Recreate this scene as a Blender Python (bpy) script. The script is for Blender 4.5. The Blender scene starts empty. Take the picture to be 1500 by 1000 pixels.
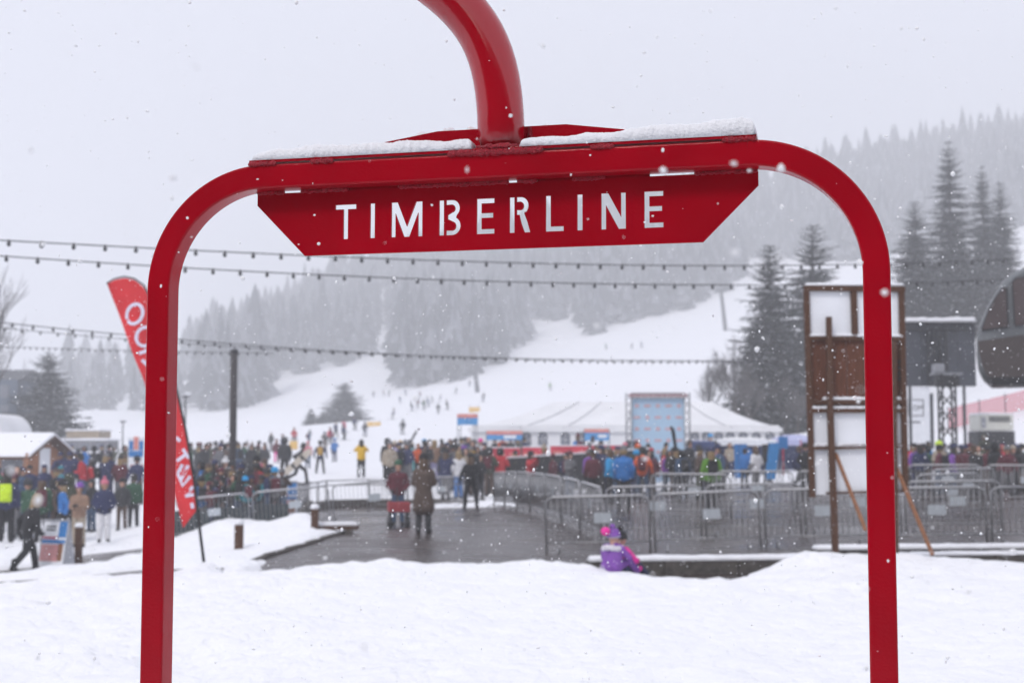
import bpy, bmesh, math, random
import numpy as np
from mathutils import Vector, Matrix, Euler, noise as mnoise

SC = bpy.context.scene
COL = SC.collection
R = math.radians
random.seed(7)
rng = np.random.default_rng(7)

# ------------------------------------------------------------------ camera
CAM_Z = 1.95
PITCH = R(4.2)
FPX = 2083.0
cam = bpy.data.cameras.new('camera')
cam.sensor_width = 36.0
cam.lens = 36.0 * FPX / 1500.0
cam.clip_start = 0.05
cam.clip_end = 3000.0
cam.dof.use_dof = True
cam.dof.focus_distance = 3.36
cam.dof.aperture_fstop = 5.3
cam_ob = bpy.data.objects.new('camera', cam)
COL.objects.link(cam_ob)
cam_ob.location = (0, 0, CAM_Z)
cam_ob.rotation_euler = (R(90) + PITCH, 0, 0)
SC.camera = cam_ob

# ------------------------------------------------------------------ sky, sun, exposure
HAZE_DENSITY = 0.0019
SUN_EL, SUN_AZ = R(48), R(-30)          # behind the photographer's left shoulder
world = bpy.data.worlds.new('World')
SC.world = world
world.use_nodes = True
wn = world.node_tree
wn.nodes.clear()
w_out = wn.nodes.new('ShaderNodeOutputWorld')
w_bg = wn.nodes.new('ShaderNodeBackground')
w_sky = wn.nodes.new('ShaderNodeTexSky')
w_sky.sky_type = 'NISHITA'
w_sky.sun_disc = False
w_sky.sun_elevation = SUN_EL
w_sky.sun_rotation = R(180) - SUN_AZ
w_sky.dust_density = 6.0
w_sky.air_density = 1.0
w_mix = wn.nodes.new('ShaderNodeMixRGB')
w_mix.inputs[0].default_value = 0.90
w_mix.inputs[2].default_value = (6.2, 6.3, 7.15, 1)      # flat grey cloud deck, before the 0.1 strength
w_bg.inputs[1].default_value = 0.1
wn.links.new(w_sky.outputs[0], w_mix.inputs[1])
wn.links.new(w_mix.outputs[0], w_bg.inputs[0])
wn.links.new(w_bg.outputs[0], w_out.inputs[0])

sun = bpy.data.lights.new('sun', 'SUN')
sun.energy = 0.95
sun.angle = R(11)
sun.color = (1.0, 0.96, 0.92)
sun_ob = bpy.data.objects.new('sun', sun)
COL.objects.link(sun_ob)
sun_ob.rotation_euler = (R(90) - SUN_EL, 0, SUN_AZ)

SC.view_settings.view_transform = 'Standard'
SC.view_settings.look = 'None'
SC.view_settings.exposure = 0.57
SC.view_settings.gamma = 1.0
SC.view_settings.use_curve_mapping = False
SC.render.engine = 'CYCLES'
SC.cycles.use_denoising = True
SC.cycles.max_bounces = 6
SC.cycles.diffuse_bounces = 3
SC.cycles.glossy_bounces = 3
SC.cycles.transmission_bounces = 4
SC.cycles.transparent_max_bounces = 8
SC.cycles.volume_bounces = 2
SC.cycles.sample_clamp_indirect = 4.0

# ------------------------------------------------------------------ pixels to directions
cP, sP = math.cos(PITCH), math.sin(PITCH)

def ray(px, py):
    a = (px - 750.0) / FPX
    b = (500.0 - py) / FPX
    return np.array([a, cP - b * sP, sP + b * cP])

def at(px, py, Y):
    d = ray(px, py)
    d = d * (Y / d[1])
    return (d[0], Y, CAM_Z + d[2])

def to_px(x, y, z):
    z = z - CAM_Z
    f = y * cP + z * sP
    u = -y * sP + z * cP
    return 750.0 + FPX * x / f, 500.0 - FPX * u / f

# ------------------------------------------------------------------ mesh helpers
class MB:
    def __init__(s):
        s.v, s.f, s.m = [], [], []
    def add(s, verts, faces, mi=0):
        o = len(s.v)
        s.v.extend([tuple(p) for p in verts])
        for f in faces:
            s.f.append(tuple(i + o for i in f)); s.m.append(mi)
        return s
    def box(s, c, size, rot=None, mi=0):
        hx, hy, hz = size[0] / 2, size[1] / 2, size[2] / 2
        vs = [Vector((x, y, z)) for x in (-hx, hx) for y in (-hy, hy) for z in (-hz, hz)]
        if rot is not None:
            M = rot if isinstance(rot, Matrix) else Euler(rot).to_matrix()
            vs = [M @ p for p in vs]
        c = Vector(c)
        fs = [(0, 1, 3, 2), (4, 6, 7, 5), (0, 4, 5, 1), (2, 3, 7, 6), (0, 2, 6, 4), (1, 5, 7, 3)]
        return s.add([p + c for p in vs], fs, mi)
    def tube(s, pts, rad, seg=8, mi=0, cap=True, sq=False):
        pts = [Vector(p) for p in pts]
        n = len(pts)
        rads = [rad] * n if not hasattr(rad, '__len__') else rad
        o = len(s.v)
        up = Vector((0, 0, 1))
        prev = None
        for i, p in enumerate(pts):
            t = (pts[min(i + 1, n - 1)] - pts[max(i - 1, 0)]).normalized()
            if prev is None:
                a = t.cross(up)
                if a.length < 1e-3: a = t.cross(Vector((0, 1, 0)))
            else:
                a = prev - t * prev.dot(t)
            a.normalize(); b = t.cross(a); prev = a
            for k in range(seg):
                an = 2 * math.pi * (k + (.5 if sq else 0)) / seg
                s.v.append(tuple(p + (a * math.cos(an) + b * math.sin(an)) * rads[i]))
        for i in range(n - 1):
            for k in range(seg):
                k2 = (k + 1) % seg
                s.f.append((o + i * seg + k, o + i * seg + k2, o + (i + 1) * seg + k2, o + (i + 1) * seg + k)); s.m.append(mi)
        if cap:
            s.f.append(tuple(o + k for k in reversed(range(seg)))); s.m.append(mi)
            s.f.append(tuple(o + (n - 1) * seg + k for k in range(seg))); s.m.append(mi)
        return s
    def lathe(s, prof, seg=12, c=(0, 0, 0), mi=0):
        o = len(s.v)
        for r, z in prof:
            for k in range(seg):
                an = 2 * math.pi * k / seg
                s.v.append((c[0] + r * math.cos(an), c[1] + r * math.sin(an), c[2] + z))
        for i in range(len(prof) - 1):
            for k in range(seg):
                k2 = (k + 1) % seg
                s.f.append((o + i * seg + k, o + i * seg + k2, o + (i + 1) * seg + k2, o + (i + 1) * seg + k)); s.m.append(mi)
        s.f.append(tuple(o + k for k in reversed(range(seg)))); s.m.append(mi)
        s.f.append(tuple(o + (len(prof) - 1) * seg + k for k in range(seg))); s.m.append(mi)
        return s
    def prism(s, poly, d0, d1, fn, mi=0):
        """poly: 2-D outline; fn(a, b, d) -> 3-D point; extruded from d0 to d1"""
        n = len(poly); o = len(s.v)
        for d in (d0, d1):
            for a, b in poly: s.v.append(tuple(fn(a, b, d)))
        s.f.append(tuple(o + i for i in range(n))); s.m.append(mi)
        s.f.append(tuple(o + n + i for i in reversed(range(n)))); s.m.append(mi)
        for i in range(n):
            j = (i + 1) % n
            s.f.append((o + i, o + n + i, o + n + j, o + j)); s.m.append(mi)
        return s
    def mesh(s, name, mats, smooth=False, fix=True):
        me = bpy.data.meshes.new(name)
        me.from_pydata(s.v, [], s.f)
        for m in (mats if isinstance(mats, (list, tuple)) else [mats]): me.materials.append(m)
        if any(s.m): me.polygons.foreach_set('material_index', s.m)
        if fix:
            bm = bmesh.new(); bm.from_mesh(me)
            bmesh.ops.recalc_face_normals(bm, faces=bm.faces)
            bm.to_mesh(me); bm.free()
        if smooth: me.polygons.foreach_set('use_smooth', [True] * len(me.polygons))
        me.update()
        return me
    def build(s, name, mats, parent=None, smooth=False, bevel=0):
        o = link(name, s.mesh(name, mats, smooth), parent)
        if bevel:
            md = o.modifiers.new('bevel', 'BEVEL'); md.width = bevel; md.segments = 2; md.limit_method = 'ANGLE'
        return o

def link(name, data, parent=None, loc=None, rot=None):
    o = bpy.data.objects.new(name, data)
    COL.objects.link(o)
    if parent is not None: o.parent = parent
    if loc is not None: o.location = loc
    if rot is not None: o.rotation_euler = rot
    return o

def tag(o, label, cat, group=None):
    o['label'] = label; o['category'] = cat
    if group: o['group'] = group
    return o

def thing(name, label, cat, loc=(0, 0, 0), rz=0.0, group=None):
    o = link(name, None, None, loc, (0, 0, rz))
    o.empty_display_size = 0.2
    return tag(o, label, cat, group)

def copy_tree(o, parent=None):
    c = o.copy(); COL.objects.link(c)
    if parent is not None: c.parent = parent
    for ch in o.children: copy_tree(ch, c)
    return c

# ------------------------------------------------------------------ materials
MATS = {}
def mat(name, color, rough=0.6, metal=0.0, var=0.12, scale=8.0, bump=0.0, bscale=60.0, spec=0.5, coat=0.0, stretch=(1, 1, 1)):
    if name in MATS: return MATS[name]
    m = bpy.data.materials.new(name); m.use_nodes = True
    nt = m.node_tree; b = nt.nodes['Principled BSDF']
    b.inputs['Roughness'].default_value = rough
    b.inputs['Metallic'].default_value = metal
    b.inputs['Specular IOR Level'].default_value = spec
    b.inputs['Coat Weight'].default_value = coat
    b.inputs['Coat Roughness'].default_value = 0.12
    tc = nt.nodes.new('ShaderNodeTexCoord')
    mp = nt.nodes.new('ShaderNodeMapping'); mp.inputs['Scale'].default_value = stretch
    nt.links.new(tc.outputs['Object'], mp.inputs[0])
    n = nt.nodes.new('ShaderNodeTexNoise'); n.inputs['Scale'].default_value = scale
    n.inputs['Detail'].default_value = 5
    nt.links.new(mp.outputs[0], n.inputs['Vector'])
    r = nt.nodes.new('ShaderNodeValToRGB')
    c = np.array(color[:3])
    r.color_ramp.elements[0].position = 0.3; r.color_ramp.elements[1].position = 0.7
    r.color_ramp.elements[0].color = (*np.clip(c * (1 - var), 0, 1), 1)
    r.color_ramp.elements[1].color = (*np.clip(c * (1 + var), 0, 1), 1)
    nt.links.new(n.outputs[0], r.inputs[0]); nt.links.new(r.outputs[0], b.inputs['Base Color'])
    if bump:
        n2 = nt.nodes.new('ShaderNodeTexNoise'); n2.inputs['Scale'].default_value = bscale; n2.inputs['Detail'].default_value = 4
        nt.links.new(mp.outputs[0], n2.inputs['Vector'])
        bp = nt.nodes.new('ShaderNodeBump'); bp.inputs['Strength'].default_value = bump; bp.inputs['Distance'].default_value = 0.02
        nt.links.new(n2.outputs[0], bp.inputs['Height']); nt.links.new(bp.outputs[0], b.inputs['Normal'])
    MATS[name] = m
    return m

def snow_mat(name, scale, strength, dist, c=(0.84, 0.85, 0.88)):
    m = mat(name, c, rough=0.75, var=0.025, scale=scale * .4, bump=strength, bscale=scale, spec=0.25)
    b = m.node_tree.nodes['Principled BSDF']
    for n in m.node_tree.nodes:
        if n.type == 'BUMP': n.inputs['Distance'].default_value = dist
    return m

M_SNOW = snow_mat('snow_ground', 7.0, 0.75, 0.09)
M_SNOWCAP = snow_mat('snow_cap', 130.0, 1.0, 0.005, (0.82, 0.83, 0.87))
M_RED = mat('red_gloss_paint', (0.34, 0.0003, 0.009), rough=0.36, var=0.14, scale=3, bump=0.6, bscale=150, coat=0.7, spec=.02)
M_RED.node_tree.nodes['Principled BSDF'].inputs['Coat IOR'].default_value = 1.34
M_RED.node_tree.nodes['Principled BSDF'].inputs['Coat Roughness'].default_value = 0.05
for n_ in M_RED.node_tree.nodes:
    if n_.type == 'BUMP':
        n_.inputs['Distance'].default_value = 0.0012
        M_RED.node_tree.links.new(n_.outputs[0], M_RED.node_tree.nodes['Principled BSDF'].inputs['Coat Normal'])
M_REDWELD = mat('red_weld', (0.42, 0.012, 0.03), rough=0.4, var=0.3, scale=120, bump=0.9, bscale=190)
M_STEEL = mat('galvanised_steel', (0.30, 0.31, 0.33), rough=0.45, metal=0.75, var=0.2, scale=14)
M_DSTEEL = mat('dark_steel', (0.06, 0.062, 0.07), rough=0.5, metal=0.5, var=0.25, scale=10)
M_WOOD = mat('weathered_timber', (0.080, 0.038, 0.022), rough=0.8, var=0.35, scale=18, stretch=(6, 6, .6), bump=.3, spec=.2)
M_WOOD2 = mat('orange_timber', (0.23, 0.095, 0.04), rough=0.8, var=0.3, scale=9, stretch=(1, 1, 6), bump=.2)
M_BLACK = mat('matt_black', (0.015, 0.015, 0.018), rough=0.6, var=0.2)
M_WHITEP = mat('white_panel', (0.74, 0.76, 0.80), rough=0.5, var=0.04, scale=3)
M_CONC = mat('dark_concrete', (0.075, 0.066, 0.058), rough=0.9, var=0.35, scale=9, bump=.5, bscale=25)
M_GREY = mat('mid_grey_plastic', (0.27, 0.28, 0.31), rough=0.5, var=0.08)

# ------------------------------------------------------------------ terrain heights
CTRL = [(-12, 0, .05), (12, 0, .1), (0, -25, 0), (-30, -25, 0), (30, -25, 0), (0, 4, .05), (0, 12, .02), (-9, 12, .02), (10, 12, .05),
        (-6, 17, .02), (0, 18, .02), (8, 18, .05), (3, 20, .02), (18, 20, .1), (-14, 17, -.1),
        (-60, 30, -1.0), (-80, 70, .5), (-120, 120, 2), (40, 30, .6), (70, 60, 2.5), (110, 100, 10), (-60, 0, 0), (60, 0, .5)]
CPX = [(105, 836, 33.7), (50, 850, 30), (150, 797, 41.6), (200, 775, 45), (20, 800, 40), (135, 702, 78), (60, 705, 70), (20, 722, 55),
       (353, 808, 29), (463, 785, 33), (230, 772, 42), (330, 770, 41), (621, 779, 32.5), (688, 745, 46), (797, 810, 28.6), (1430, 797, 28),
       (1100, 803, 28), (540, 741, 56), (700, 740, 53), (530, 702, 64), (437, 712, 60), (470, 696, 79), (418, 703, 68), (365, 690, 80), (275, 690, 85),
       (640, 698, 70), (912, 744, 41), (1040, 744, 41), (1105, 720, 52), (1178, 716, 50), (1373, 716, 52), (1482, 720, 50), (900, 690, 78), (1050, 688, 80),
       (590, 637, 250), (617, 602, 240), (745, 606, 165), (450, 622, 200), (300, 640, 200), (505, 611, 220), (150, 633, 220), (0, 640, 220),
       (0, 605, 400), (200, 605, 400), (330, 603, 410), (400, 557, 430), (545, 523, 440), (620, 568, 330), (690, 552, 345), (760, 521, 385), (900, 482, 400),
       (1000, 456, 420), (1075, 423, 440), (1063, 475, 330), (940, 510, 330), (1100, 565, 200), (1000, 565, 200), (800, 590, 200), (1200, 605, 130), (1130, 642, 112), (1195, 634, 116),
       (1450, 567, 110), (1450, 640, 80), (1400, 500, 140), (1490, 385, 230), (1330, 560, 130), (1330, 640, 85),
       (330, 520, 700), (480, 440, 700), (620, 395, 700), (800, 345, 700), (1000, 305, 700), (1250, 268, 690), (1500, 208, 680), (0, 590, 700), (-300, 600, 700), (1900, 150, 680),
       (480, 490, 550), (700, 445, 550), (900, 400, 550), (1100, 372, 550), (1300, 360, 520), (1500, 310, 480), (200, 590, 550), (1300, 440, 350)]
CTRL += [at(*c) for c in CPX]
for px, py in [(-300, 600), (0, 590), (330, 520), (620, 395), (1000, 305), (1500, 208)]:
    p = at(px, py, 700); CTRL.append((p[0] * 1.4, 1000, p[2] * 0.8))
CT = np.array(CTRL)
def kern(d2): return np.sqrt(d2 + 9.0)
_n = len(CT)
_A = np.zeros((_n + 3, _n + 3))
_d2 = ((CT[:, None, :2] - CT[None, :, :2]) ** 2).sum(-1)
_A[:_n, :_n] = kern(_d2)
_A[:_n, :_n] -= np.eye(_n) * 0.02
_P = np.c_[np.ones(_n), CT[:, :2] / 100]
_A[:_n, _n:] = _P; _A[_n:, :_n] = _P.T
_W = np.linalg.solve(_A, np.r_[CT[:, 2], 0, 0, 0])
def G(x, y):
    x = np.atleast_1d(np.asarray(x, float)); y = np.atleast_1d(np.asarray(y, float))
    out = np.zeros(x.shape).ravel(); xf, yf = x.ravel(), y.ravel()
    for i in range(0, len(xf), 40000):
        a, b = xf[i:i + 40000], yf[i:i + 40000]
        K = kern((a[:, None] - CT[None, :, 0]) ** 2 + (b[:, None] - CT[None, :, 1]) ** 2)
        out[i:i + 40000] = K @ _W[:_n] + _W[_n] + _W[_n + 1] * a / 100 + _W[_n + 2] * b / 100
    return out.reshape(x.shape)
def g(x, y): return float(G(x, y)[0])

def ground_at(px, py, y0=8.0, y1=600.0):
    """walk along the pixel's ray until it meets the ground"""
    d = ray(px, py); d = d / d[1]
    Y = np.geomspace(y0, y1, 900)
    z = CAM_Z + d[2] * Y
    h = G(d[0] * Y, Y)
    k = np.argmax(z <= h)
    if not (z <= h).any(): k = len(Y) - 1
    return d[0] * Y[k], Y[k]

def front(px, py, zs=0.23):           # point on the near snow bank's crest
    Y = (CAM_Z - zs) * FPX / (py - 653.0)
    return ((px - 750) / FPX * Y, Y)

POLYS = []
plaza = [front(335, 841), front(420, 836), front(500, 830), front(580, 822), front(650, 815), front(760, 816), front(830, 819), front(872, 830), front(930, 838),
         front(1010, 848), front(1080, 842), front(1170, 824), front(1230, 812), front(1330, 812), front(1420, 824), front(1500, 827), (16, 19.5), (30, 21), (34, 60), (10, 59), (0, 57.5)]
plaza += [ground_at(760, 742), ground_at(560, 740), ground_at(430, 740), ground_at(432, 757), ground_at(470, 768), ground_at(503, 781), ground_at(450, 798), ground_at(390, 816)]
POLYS.append(plaza)
POLYS.append([front(-150, 868), front(0, 859), front(105, 852), front(215, 844), front(330, 837), ground_at(330, 832), ground_at(205, 835), ground_at(105, 844), ground_at(0, 851), ground_at(-150, 858)])
POLYS.append([ground_at(-120, 856), ground_at(0, 847), ground_at(32, 843), ground_at(120, 829), ground_at(205, 817), ground_at(215, 803), ground_at(130, 813), ground_at(32, 833), ground_at(0, 836), ground_at(-120, 845)])

def sdist(x, y, poly):
    """signed distance, positive outside"""
    P = np.array(poly, float); Q = np.roll(P, -1, 0)
    best = np.full(x.shape, 1e9); inside = np.zeros(x.shape, bool)
    for (ax, ay), (bx, by) in zip(P, Q):
        ex, ey = bx - ax, by - ay
        t = np.clip(((x - ax) * ex + (y - ay) * ey) / (ex * ex + ey * ey + 1e-9), 0, 1)
        best = np.minimum(best, np.hypot(x - ax - t * ex, y - ay - t * ey))
        c = ((ay > y) != (by > y)) & (x < (bx - ax) * (y - ay) / (by - ay + 1e-12) + ax)
        inside ^= c
    return np.where(inside, -best, best)

def vnoise(x, y, s, seed=0):
    """smooth value noise"""
    r_ = np.random.default_rng(seed); T = r_.random((256, 256))
    u, v = x / s + 500.3, y / s + 500.7
    i, j = np.floor(u).astype(int), np.floor(v).astype(int)
    a, b = u - i, v - j
    a = a * a * (3 - 2 * a); b = b * b * (3 - 2 * b)
    t = lambda p, q: T[p % 256, q % 256]
    return (t(i, j) * (1 - a) + t(i + 1, j) * a) * (1 - b) + (t(i, j + 1) * (1 - a) + t(i + 1, j + 1) * a) * b

MOUNDS = [(4.5, 19.3, .17, 1.2, .7), (6.0, 19.6, .03, 1.0, .6), (-4.2, 19.9, .15, .7, .5), (-1.4, 20.2, .05, 2.0, .7), (1.1, 19.2, .06, .8, .6), (-7.5, 28.5, .06, 1.6, 1.2), (-4.9, 31.5, .10, 1.0, 1.0),
          (-4.6, 19.15, .16, .25, .2), (-4.15, 19.1, .20, .28, .22), (-3.7, 19.2, .13, .3, .2)]
for _q, _h, _a in (((300, 792), .22, .9), ((385, 790), .20, .9), ((425, 780), .30, .8), ((345, 785), .26, .8), ((455, 776), .16, .5)):
    _p = ground_at(*_q); MOUNDS.append((_p[0], _p[1], _h, _a, _a))
def snow_h(x, y):
    sd = np.full(x.shape, 1e9)
    for p in POLYS: sd = np.minimum(sd, sdist(x, y, p))
    sd = sd + (vnoise(x, y, .55, 3) - .5) * .22 + (vnoise(x, y, .2, 4) - .5) * .08
    near = 1 / (1 + np.exp((y - 23.5) / 0.8))
    thick = .10 + .18 * near
    k = np.clip(sd / .55, 0, 1); k = np.sqrt(k * (2 - k))
    s = np.where(sd > 0, thick * k, np.maximum(-.12, sd * .8))
    fade = np.clip((90 - y) / 40, 0, 1)
    b = (vnoise(x, y, 1.7, 5) - .5) * .09 + ((vnoise(x, y, .62, 6) - .5) * .09 + (vnoise(x + .35 * y, y * 1.7, .30, 8) - .5) * .10 + (vnoise(x + .2 * y, y * 1.3, .14, 11) - .5) * .045) * (.35 + 1.0 * vnoise(x, y, 2.3, 13)) + (vnoise(x, y, 5, 7) - .5) * .10
    s = s + b * k * np.where(sd > 0, 1, 0) * fade
    for mx, my, mh, ax, ay in MOUNDS:
        s = s + mh * np.exp(-((x - mx) / ax) ** 2 - ((y - my) / ay) ** 2) * k * (sd > 0)
    far = np.clip((y - 120) / 80, 0, 1)
    s = s + far * ((vnoise(x, y, 22, 9) - .5) * 2.2 + (vnoise(x, y, 60, 10) - .5) * 5)
    return G(x, y) + s
def sz(x, y): return float(snow_h(np.array([float(x)]), np.array([float(y)]))[0])

def grow(a, step, k, end):
    out = [a]
    while abs(out[-1]) < abs(end):
        step *= k; out.append(out[-1] + math.copysign(step, end - a))
    return out[1:]
xs = np.arange(-12, 12.001, .11)
xs = np.r_[np.array(grow(-12, .11, 1.055, -650))[::-1], xs, np.array(grow(12, .11, 1.055, 650))]
ys = np.r_[np.array([-60, -35, -20, -10, -4, 0, 3, 5, 6.5, 7.5]), np.arange(8.2, 23.5, .085), np.arange(23.5, 48, .19), np.array(grow(48, .22, 1.035, 1050))]
X, Y = np.meshgrid(xs, ys)
Z = snow_h(X, Y)
nx, ny = len(xs), len(ys)
me = bpy.data.meshes.new('ground')
idx = np.arange(nx * ny).reshape(ny, nx)
F = np.stack([idx[:-1, :-1], idx[:-1, 1:], idx[1:, 1:], idx[1:, :-1]], -1).reshape(-1, 4)
me.from_pydata(np.stack([X, Y, Z], -1).reshape(-1, 3).tolist(), [], F.tolist())
me.materials.append(M_SNOW)
me.polygons.foreach_set('use_smooth', [True] * len(me.polygons))
gr = link('snow_ground', me); gr['kind'] = 'structure'

# wet tarmac sheet under the thin snow edges
M_TAR = mat('wet_tarmac', (0.042, 0.029, 0.026), rough=0.36, var=0.28, scale=1.1, bump=.35, bscale=55, spec=.30)
_nt = M_TAR.node_tree
_b = _nt.nodes['Principled BSDF']
_n1 = _nt.nodes.new('ShaderNodeTexNoise'); _n1.inputs['Scale'].default_value = .45; _n1.inputs['Detail'].default_value = 6
_tc = [n for n in _nt.nodes if n.type == 'TEX_COORD'][0]
_nt.links.new(_tc.outputs['Object'], _n1.inputs['Vector'])
_rr = _nt.nodes.new('ShaderNodeMapRange'); _rr.inputs[1].default_value = .35; _rr.inputs[2].default_value = .65; _rr.inputs[3].default_value = .10; _rr.inputs[4].default_value = .38
_nt.links.new(_n1.outputs[0], _rr.inputs[0]); _nt.links.new(_rr.outputs[0], _b.inputs['Roughness'])
def draped_sheet(name, poly, step, m, margin=1.2, lift=0.0):
    P = np.array(poly); x0, y0 = P.min(0) - margin; x1, y1 = P.max(0) + margin
    ax, ay = np.arange(x0, x1 + step, step), np.arange(y0, y1 + step, step)
    X, Y = np.meshgrid(ax, ay); Z = G(X, Y) + lift; S = sdist(X, Y, poly)
    vid = {}; V = []; Fc = []
    def vi(j, i):
        if (j, i) not in vid: vid[(j, i)] = len(V); V.append((X[j, i], Y[j, i], Z[j, i]))
        return vid[(j, i)]
    for j in range(len(ay) - 1):
        for i in range(len(ax) - 1):
            if S[j:j + 2, i:i + 2].min() < margin * .6: Fc.append((vi(j, i), vi(j, i + 1), vi(j + 1, i + 1), vi(j + 1, i)))
    mm = bpy.data.meshes.new(name); mm.from_pydata(V, [], Fc); mm.materials.append(m)
    mm.polygons.foreach_set('use_smooth', [True] * len(mm.polygons))
    o = link(name, mm); o['kind'] = 'structure'
    return o
draped_sheet('plaza', POLYS[0], .6, M_TAR)
draped_sheet('road', POLYS[1], .3, M_TAR, .5, -.004)
draped_sheet('road', POLYS[2], .3, M_TAR, .5, .004)
# ================================================================== red chairlift frame
TH = R(14)
frame = thing('chairlift_frame', 'tall glossy red chairlift chair frame with cut-out lettered plate standing in snow', 'chair frame', (0, 3.33, 0), -TH)

def sq_profile(w, r=0.006, n=3):
    pts = []
    h = w / 2
    for cx, cy, a0 in ((h - r, h - r, 0), (-h + r, h - r, 90), (-h + r, -h + r, 180), (h - r, -h + r, 270)):
        for k in range(n + 1):
            a = R(a0 + 90 * k / n); pts.append((cx + r * math.cos(a), cy + r * math.sin(a)))
    return pts

def sweep_xz(path, w, yc, name, m, parent):
    """square tube swept along an x-z path; profile axes: path normal and y"""
    prof = sq_profile(w); n = len(prof); mb = MB(); N = len(path)
    for i, p in enumerate(path):
        a = np.array(path[max(i - 1, 0)]); b = np.array(path[min(i + 1, N - 1)])
        t = (b - a) / np.linalg.norm(b - a); nn = np.array([-t[1], t[0]])
        for q, y in prof: mb.v.append((p[0] + nn[0] * q, yc + y, p[1] + nn[1] * q))
    for i in range(N - 1):
        for k in range(n):
            k2 = (k + 1) % n
            mb.f.append((i * n + k, i * n + k2, (i + 1) * n + k2, (i + 1) * n + k)); mb.m.append(0)
    mb.f.append(tuple(range(n))); mb.m.append(0)
    mb.f.append(tuple((N - 1) * n + k for k in range(n))); mb.m.append(0)
    o = mb.build(name, m, parent, smooth=True)
    o.data.set_sharp_from_angle(angle=R(50))
    wm = o.modifiers.new('wn', 'WEIGHTED_NORMAL'); wm.keep_sharp = True; wm.weight = 100
    return o

W = .06; UL, UR, ZT = -.948, .862, 2.646; RO = .31
cl = RO - W / 2
def arc(cx, cz, a0, a1, n=30): return [(cx + cl * math.cos(R(a0 + (a1 - a0) * k / n)), cz + cl * math.sin(R(a0 + (a1 - a0) * k / n))) for k in range(n + 1)]
left_path = [(UL + W / 2, -.15), (UL + W / 2, .8), (UL + W / 2, 1.6)] + arc(UL + RO, ZT - RO, 180, 90)
right_path = [(UR - W / 2, -.15), (UR - W / 2, .8), (UR - W / 2, 1.6)] + arc(UR - RO, ZT - RO, 0, 90)
sweep_xz(left_path, W, .03, 'leg', M_RED, frame)
sweep_xz(right_path, W, .03, 'leg', M_RED, frame)
sweep_xz([(UL + RO, ZT - W / 2), (-.3, ZT - W / 2), (.2, ZT - W / 2), (UR - RO, ZT - W / 2)], W, .03, 'cross_beam', M_RED, frame)

# lettered plate, letters cut right through
S_ = .0118
def arc_pts(cx, cz, rx, rz, a0, a1, n=12): return [(cx + rx * math.cos(R(a0 + (a1 - a0) * k / n)), cz + rz * math.sin(R(a0 + (a1 - a0) * k / n))) for k in range(n + 1)]
def letter(c, x0, x1, z0, z1):
    s = S_; H = z1 - z0; xm = (x0 + x1) / 2; zm = z0 + .52 * H
    if c == 'I': return [[(x0, z0), (x1, z0), (x1, z1), (x0, z1)]]
    if c == 'T': return [[(x0, z1), (x0, z1 - s), (xm - s / 2, z1 - s), (xm - s / 2, z0), (xm + s / 2, z0), (xm + s / 2, z1 - s), (x1, z1 - s), (x1, z1)]]
    if c == 'L': return [[(x0, z0), (x1, z0), (x1, z0 + s), (x0 + s, z0 + s), (x0 + s, z1), (x0, z1)]]
    if c == 'E': return [[(x0, z0), (x1, z0), (x1, z0 + s), (x0 + s, z0 + s), (x0 + s, zm - s / 2), (x1 - .003, zm - s / 2), (x1 - .003, zm + s / 2), (x0 + s, zm + s / 2), (x0 + s, z1 - s), (x1, z1 - s), (x1, z1), (x0, z1)]]
    if c == 'M': return [[(x0, z0), (x0 + s * .9, z0), (x0 + s * .9, z1 - .32 * H), (xm - .55 * s, z0), (xm + .55 * s, z0), (x1 - s * .9, z1 - .32 * H), (x1 - s * .9, z0), (x1, z0), (x1, z1), (x1 - 1.35 * s, z1), (xm, z0 + .30 * H), (x0 + 1.35 * s, z1), (x0, z1)]]
    if c == 'N': return [[(x0, z0), (x0 + s * .95, z0), (x0 + s * .95, z1 - .33 * H), (x1 - 1.4 * s, z0), (x1, z0), (x1, z1), (x1 - s * .95, z1), (x1 - s * .95, z0 + .33 * H), (x0 + 1.4 * s, z1), (x0, z1)]]
    xg = x0 + 1.5 * s
    stem = [(x0, z0), (x0 + s, z0), (x0 + s, z1), (x0, z1)]
    if c == 'B':
        rU = (z1 - zm) / 2; rL = (zm - z0) / 2
        cu = x1 - rU * .95 - .002; clx = x1 - rL * .95
        o = [(xg, z0)] + arc_pts(clx, z0 + rL, rL * .95, rL, -90, 62) + arc_pts(cu, z1 - rU, rU * .95, rU, -50, 90) + [(xg, z1), (xg, z1 - s)]
        o += arc_pts(cu, z1 - rU, rU * .95 - s, rU - s * .95, 90, -80) + [(xg + .004, zm + s * .42), (xg + .004, zm - s * .42)]
        o += arc_pts(clx, z0 + rL, rL * .95 - s, rL - s * .95, 80, -90) + [(xg, z0 + s)]
        return [stem, o]
    if c == 'R':
        rU = (z1 - zm) / 2 * 1.04; cu = x1 - rU * .95 - .004; zb = z1 - 2 * rU
        o = [(xg, z1), (xg, z1 - s)] + arc_pts(cu, z1 - rU, rU * .95 - s, rU - s * .95, 90, -90) + [(xg, zb + s), (xg, zb), (xg + .2 * (x1 - xg), zb)]
        o += [(x1 - 1.3 * s - .006, z0 + .25 * H), (x1 - 1.15 * s, z0), (x1, z0), (x1 - .007, z0 + .30 * H), (x1 - 1.1 * s, zb + .008)] + arc_pts(cu, z1 - rU, rU * .95, rU, -62, 90)
        return [stem, o]

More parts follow.
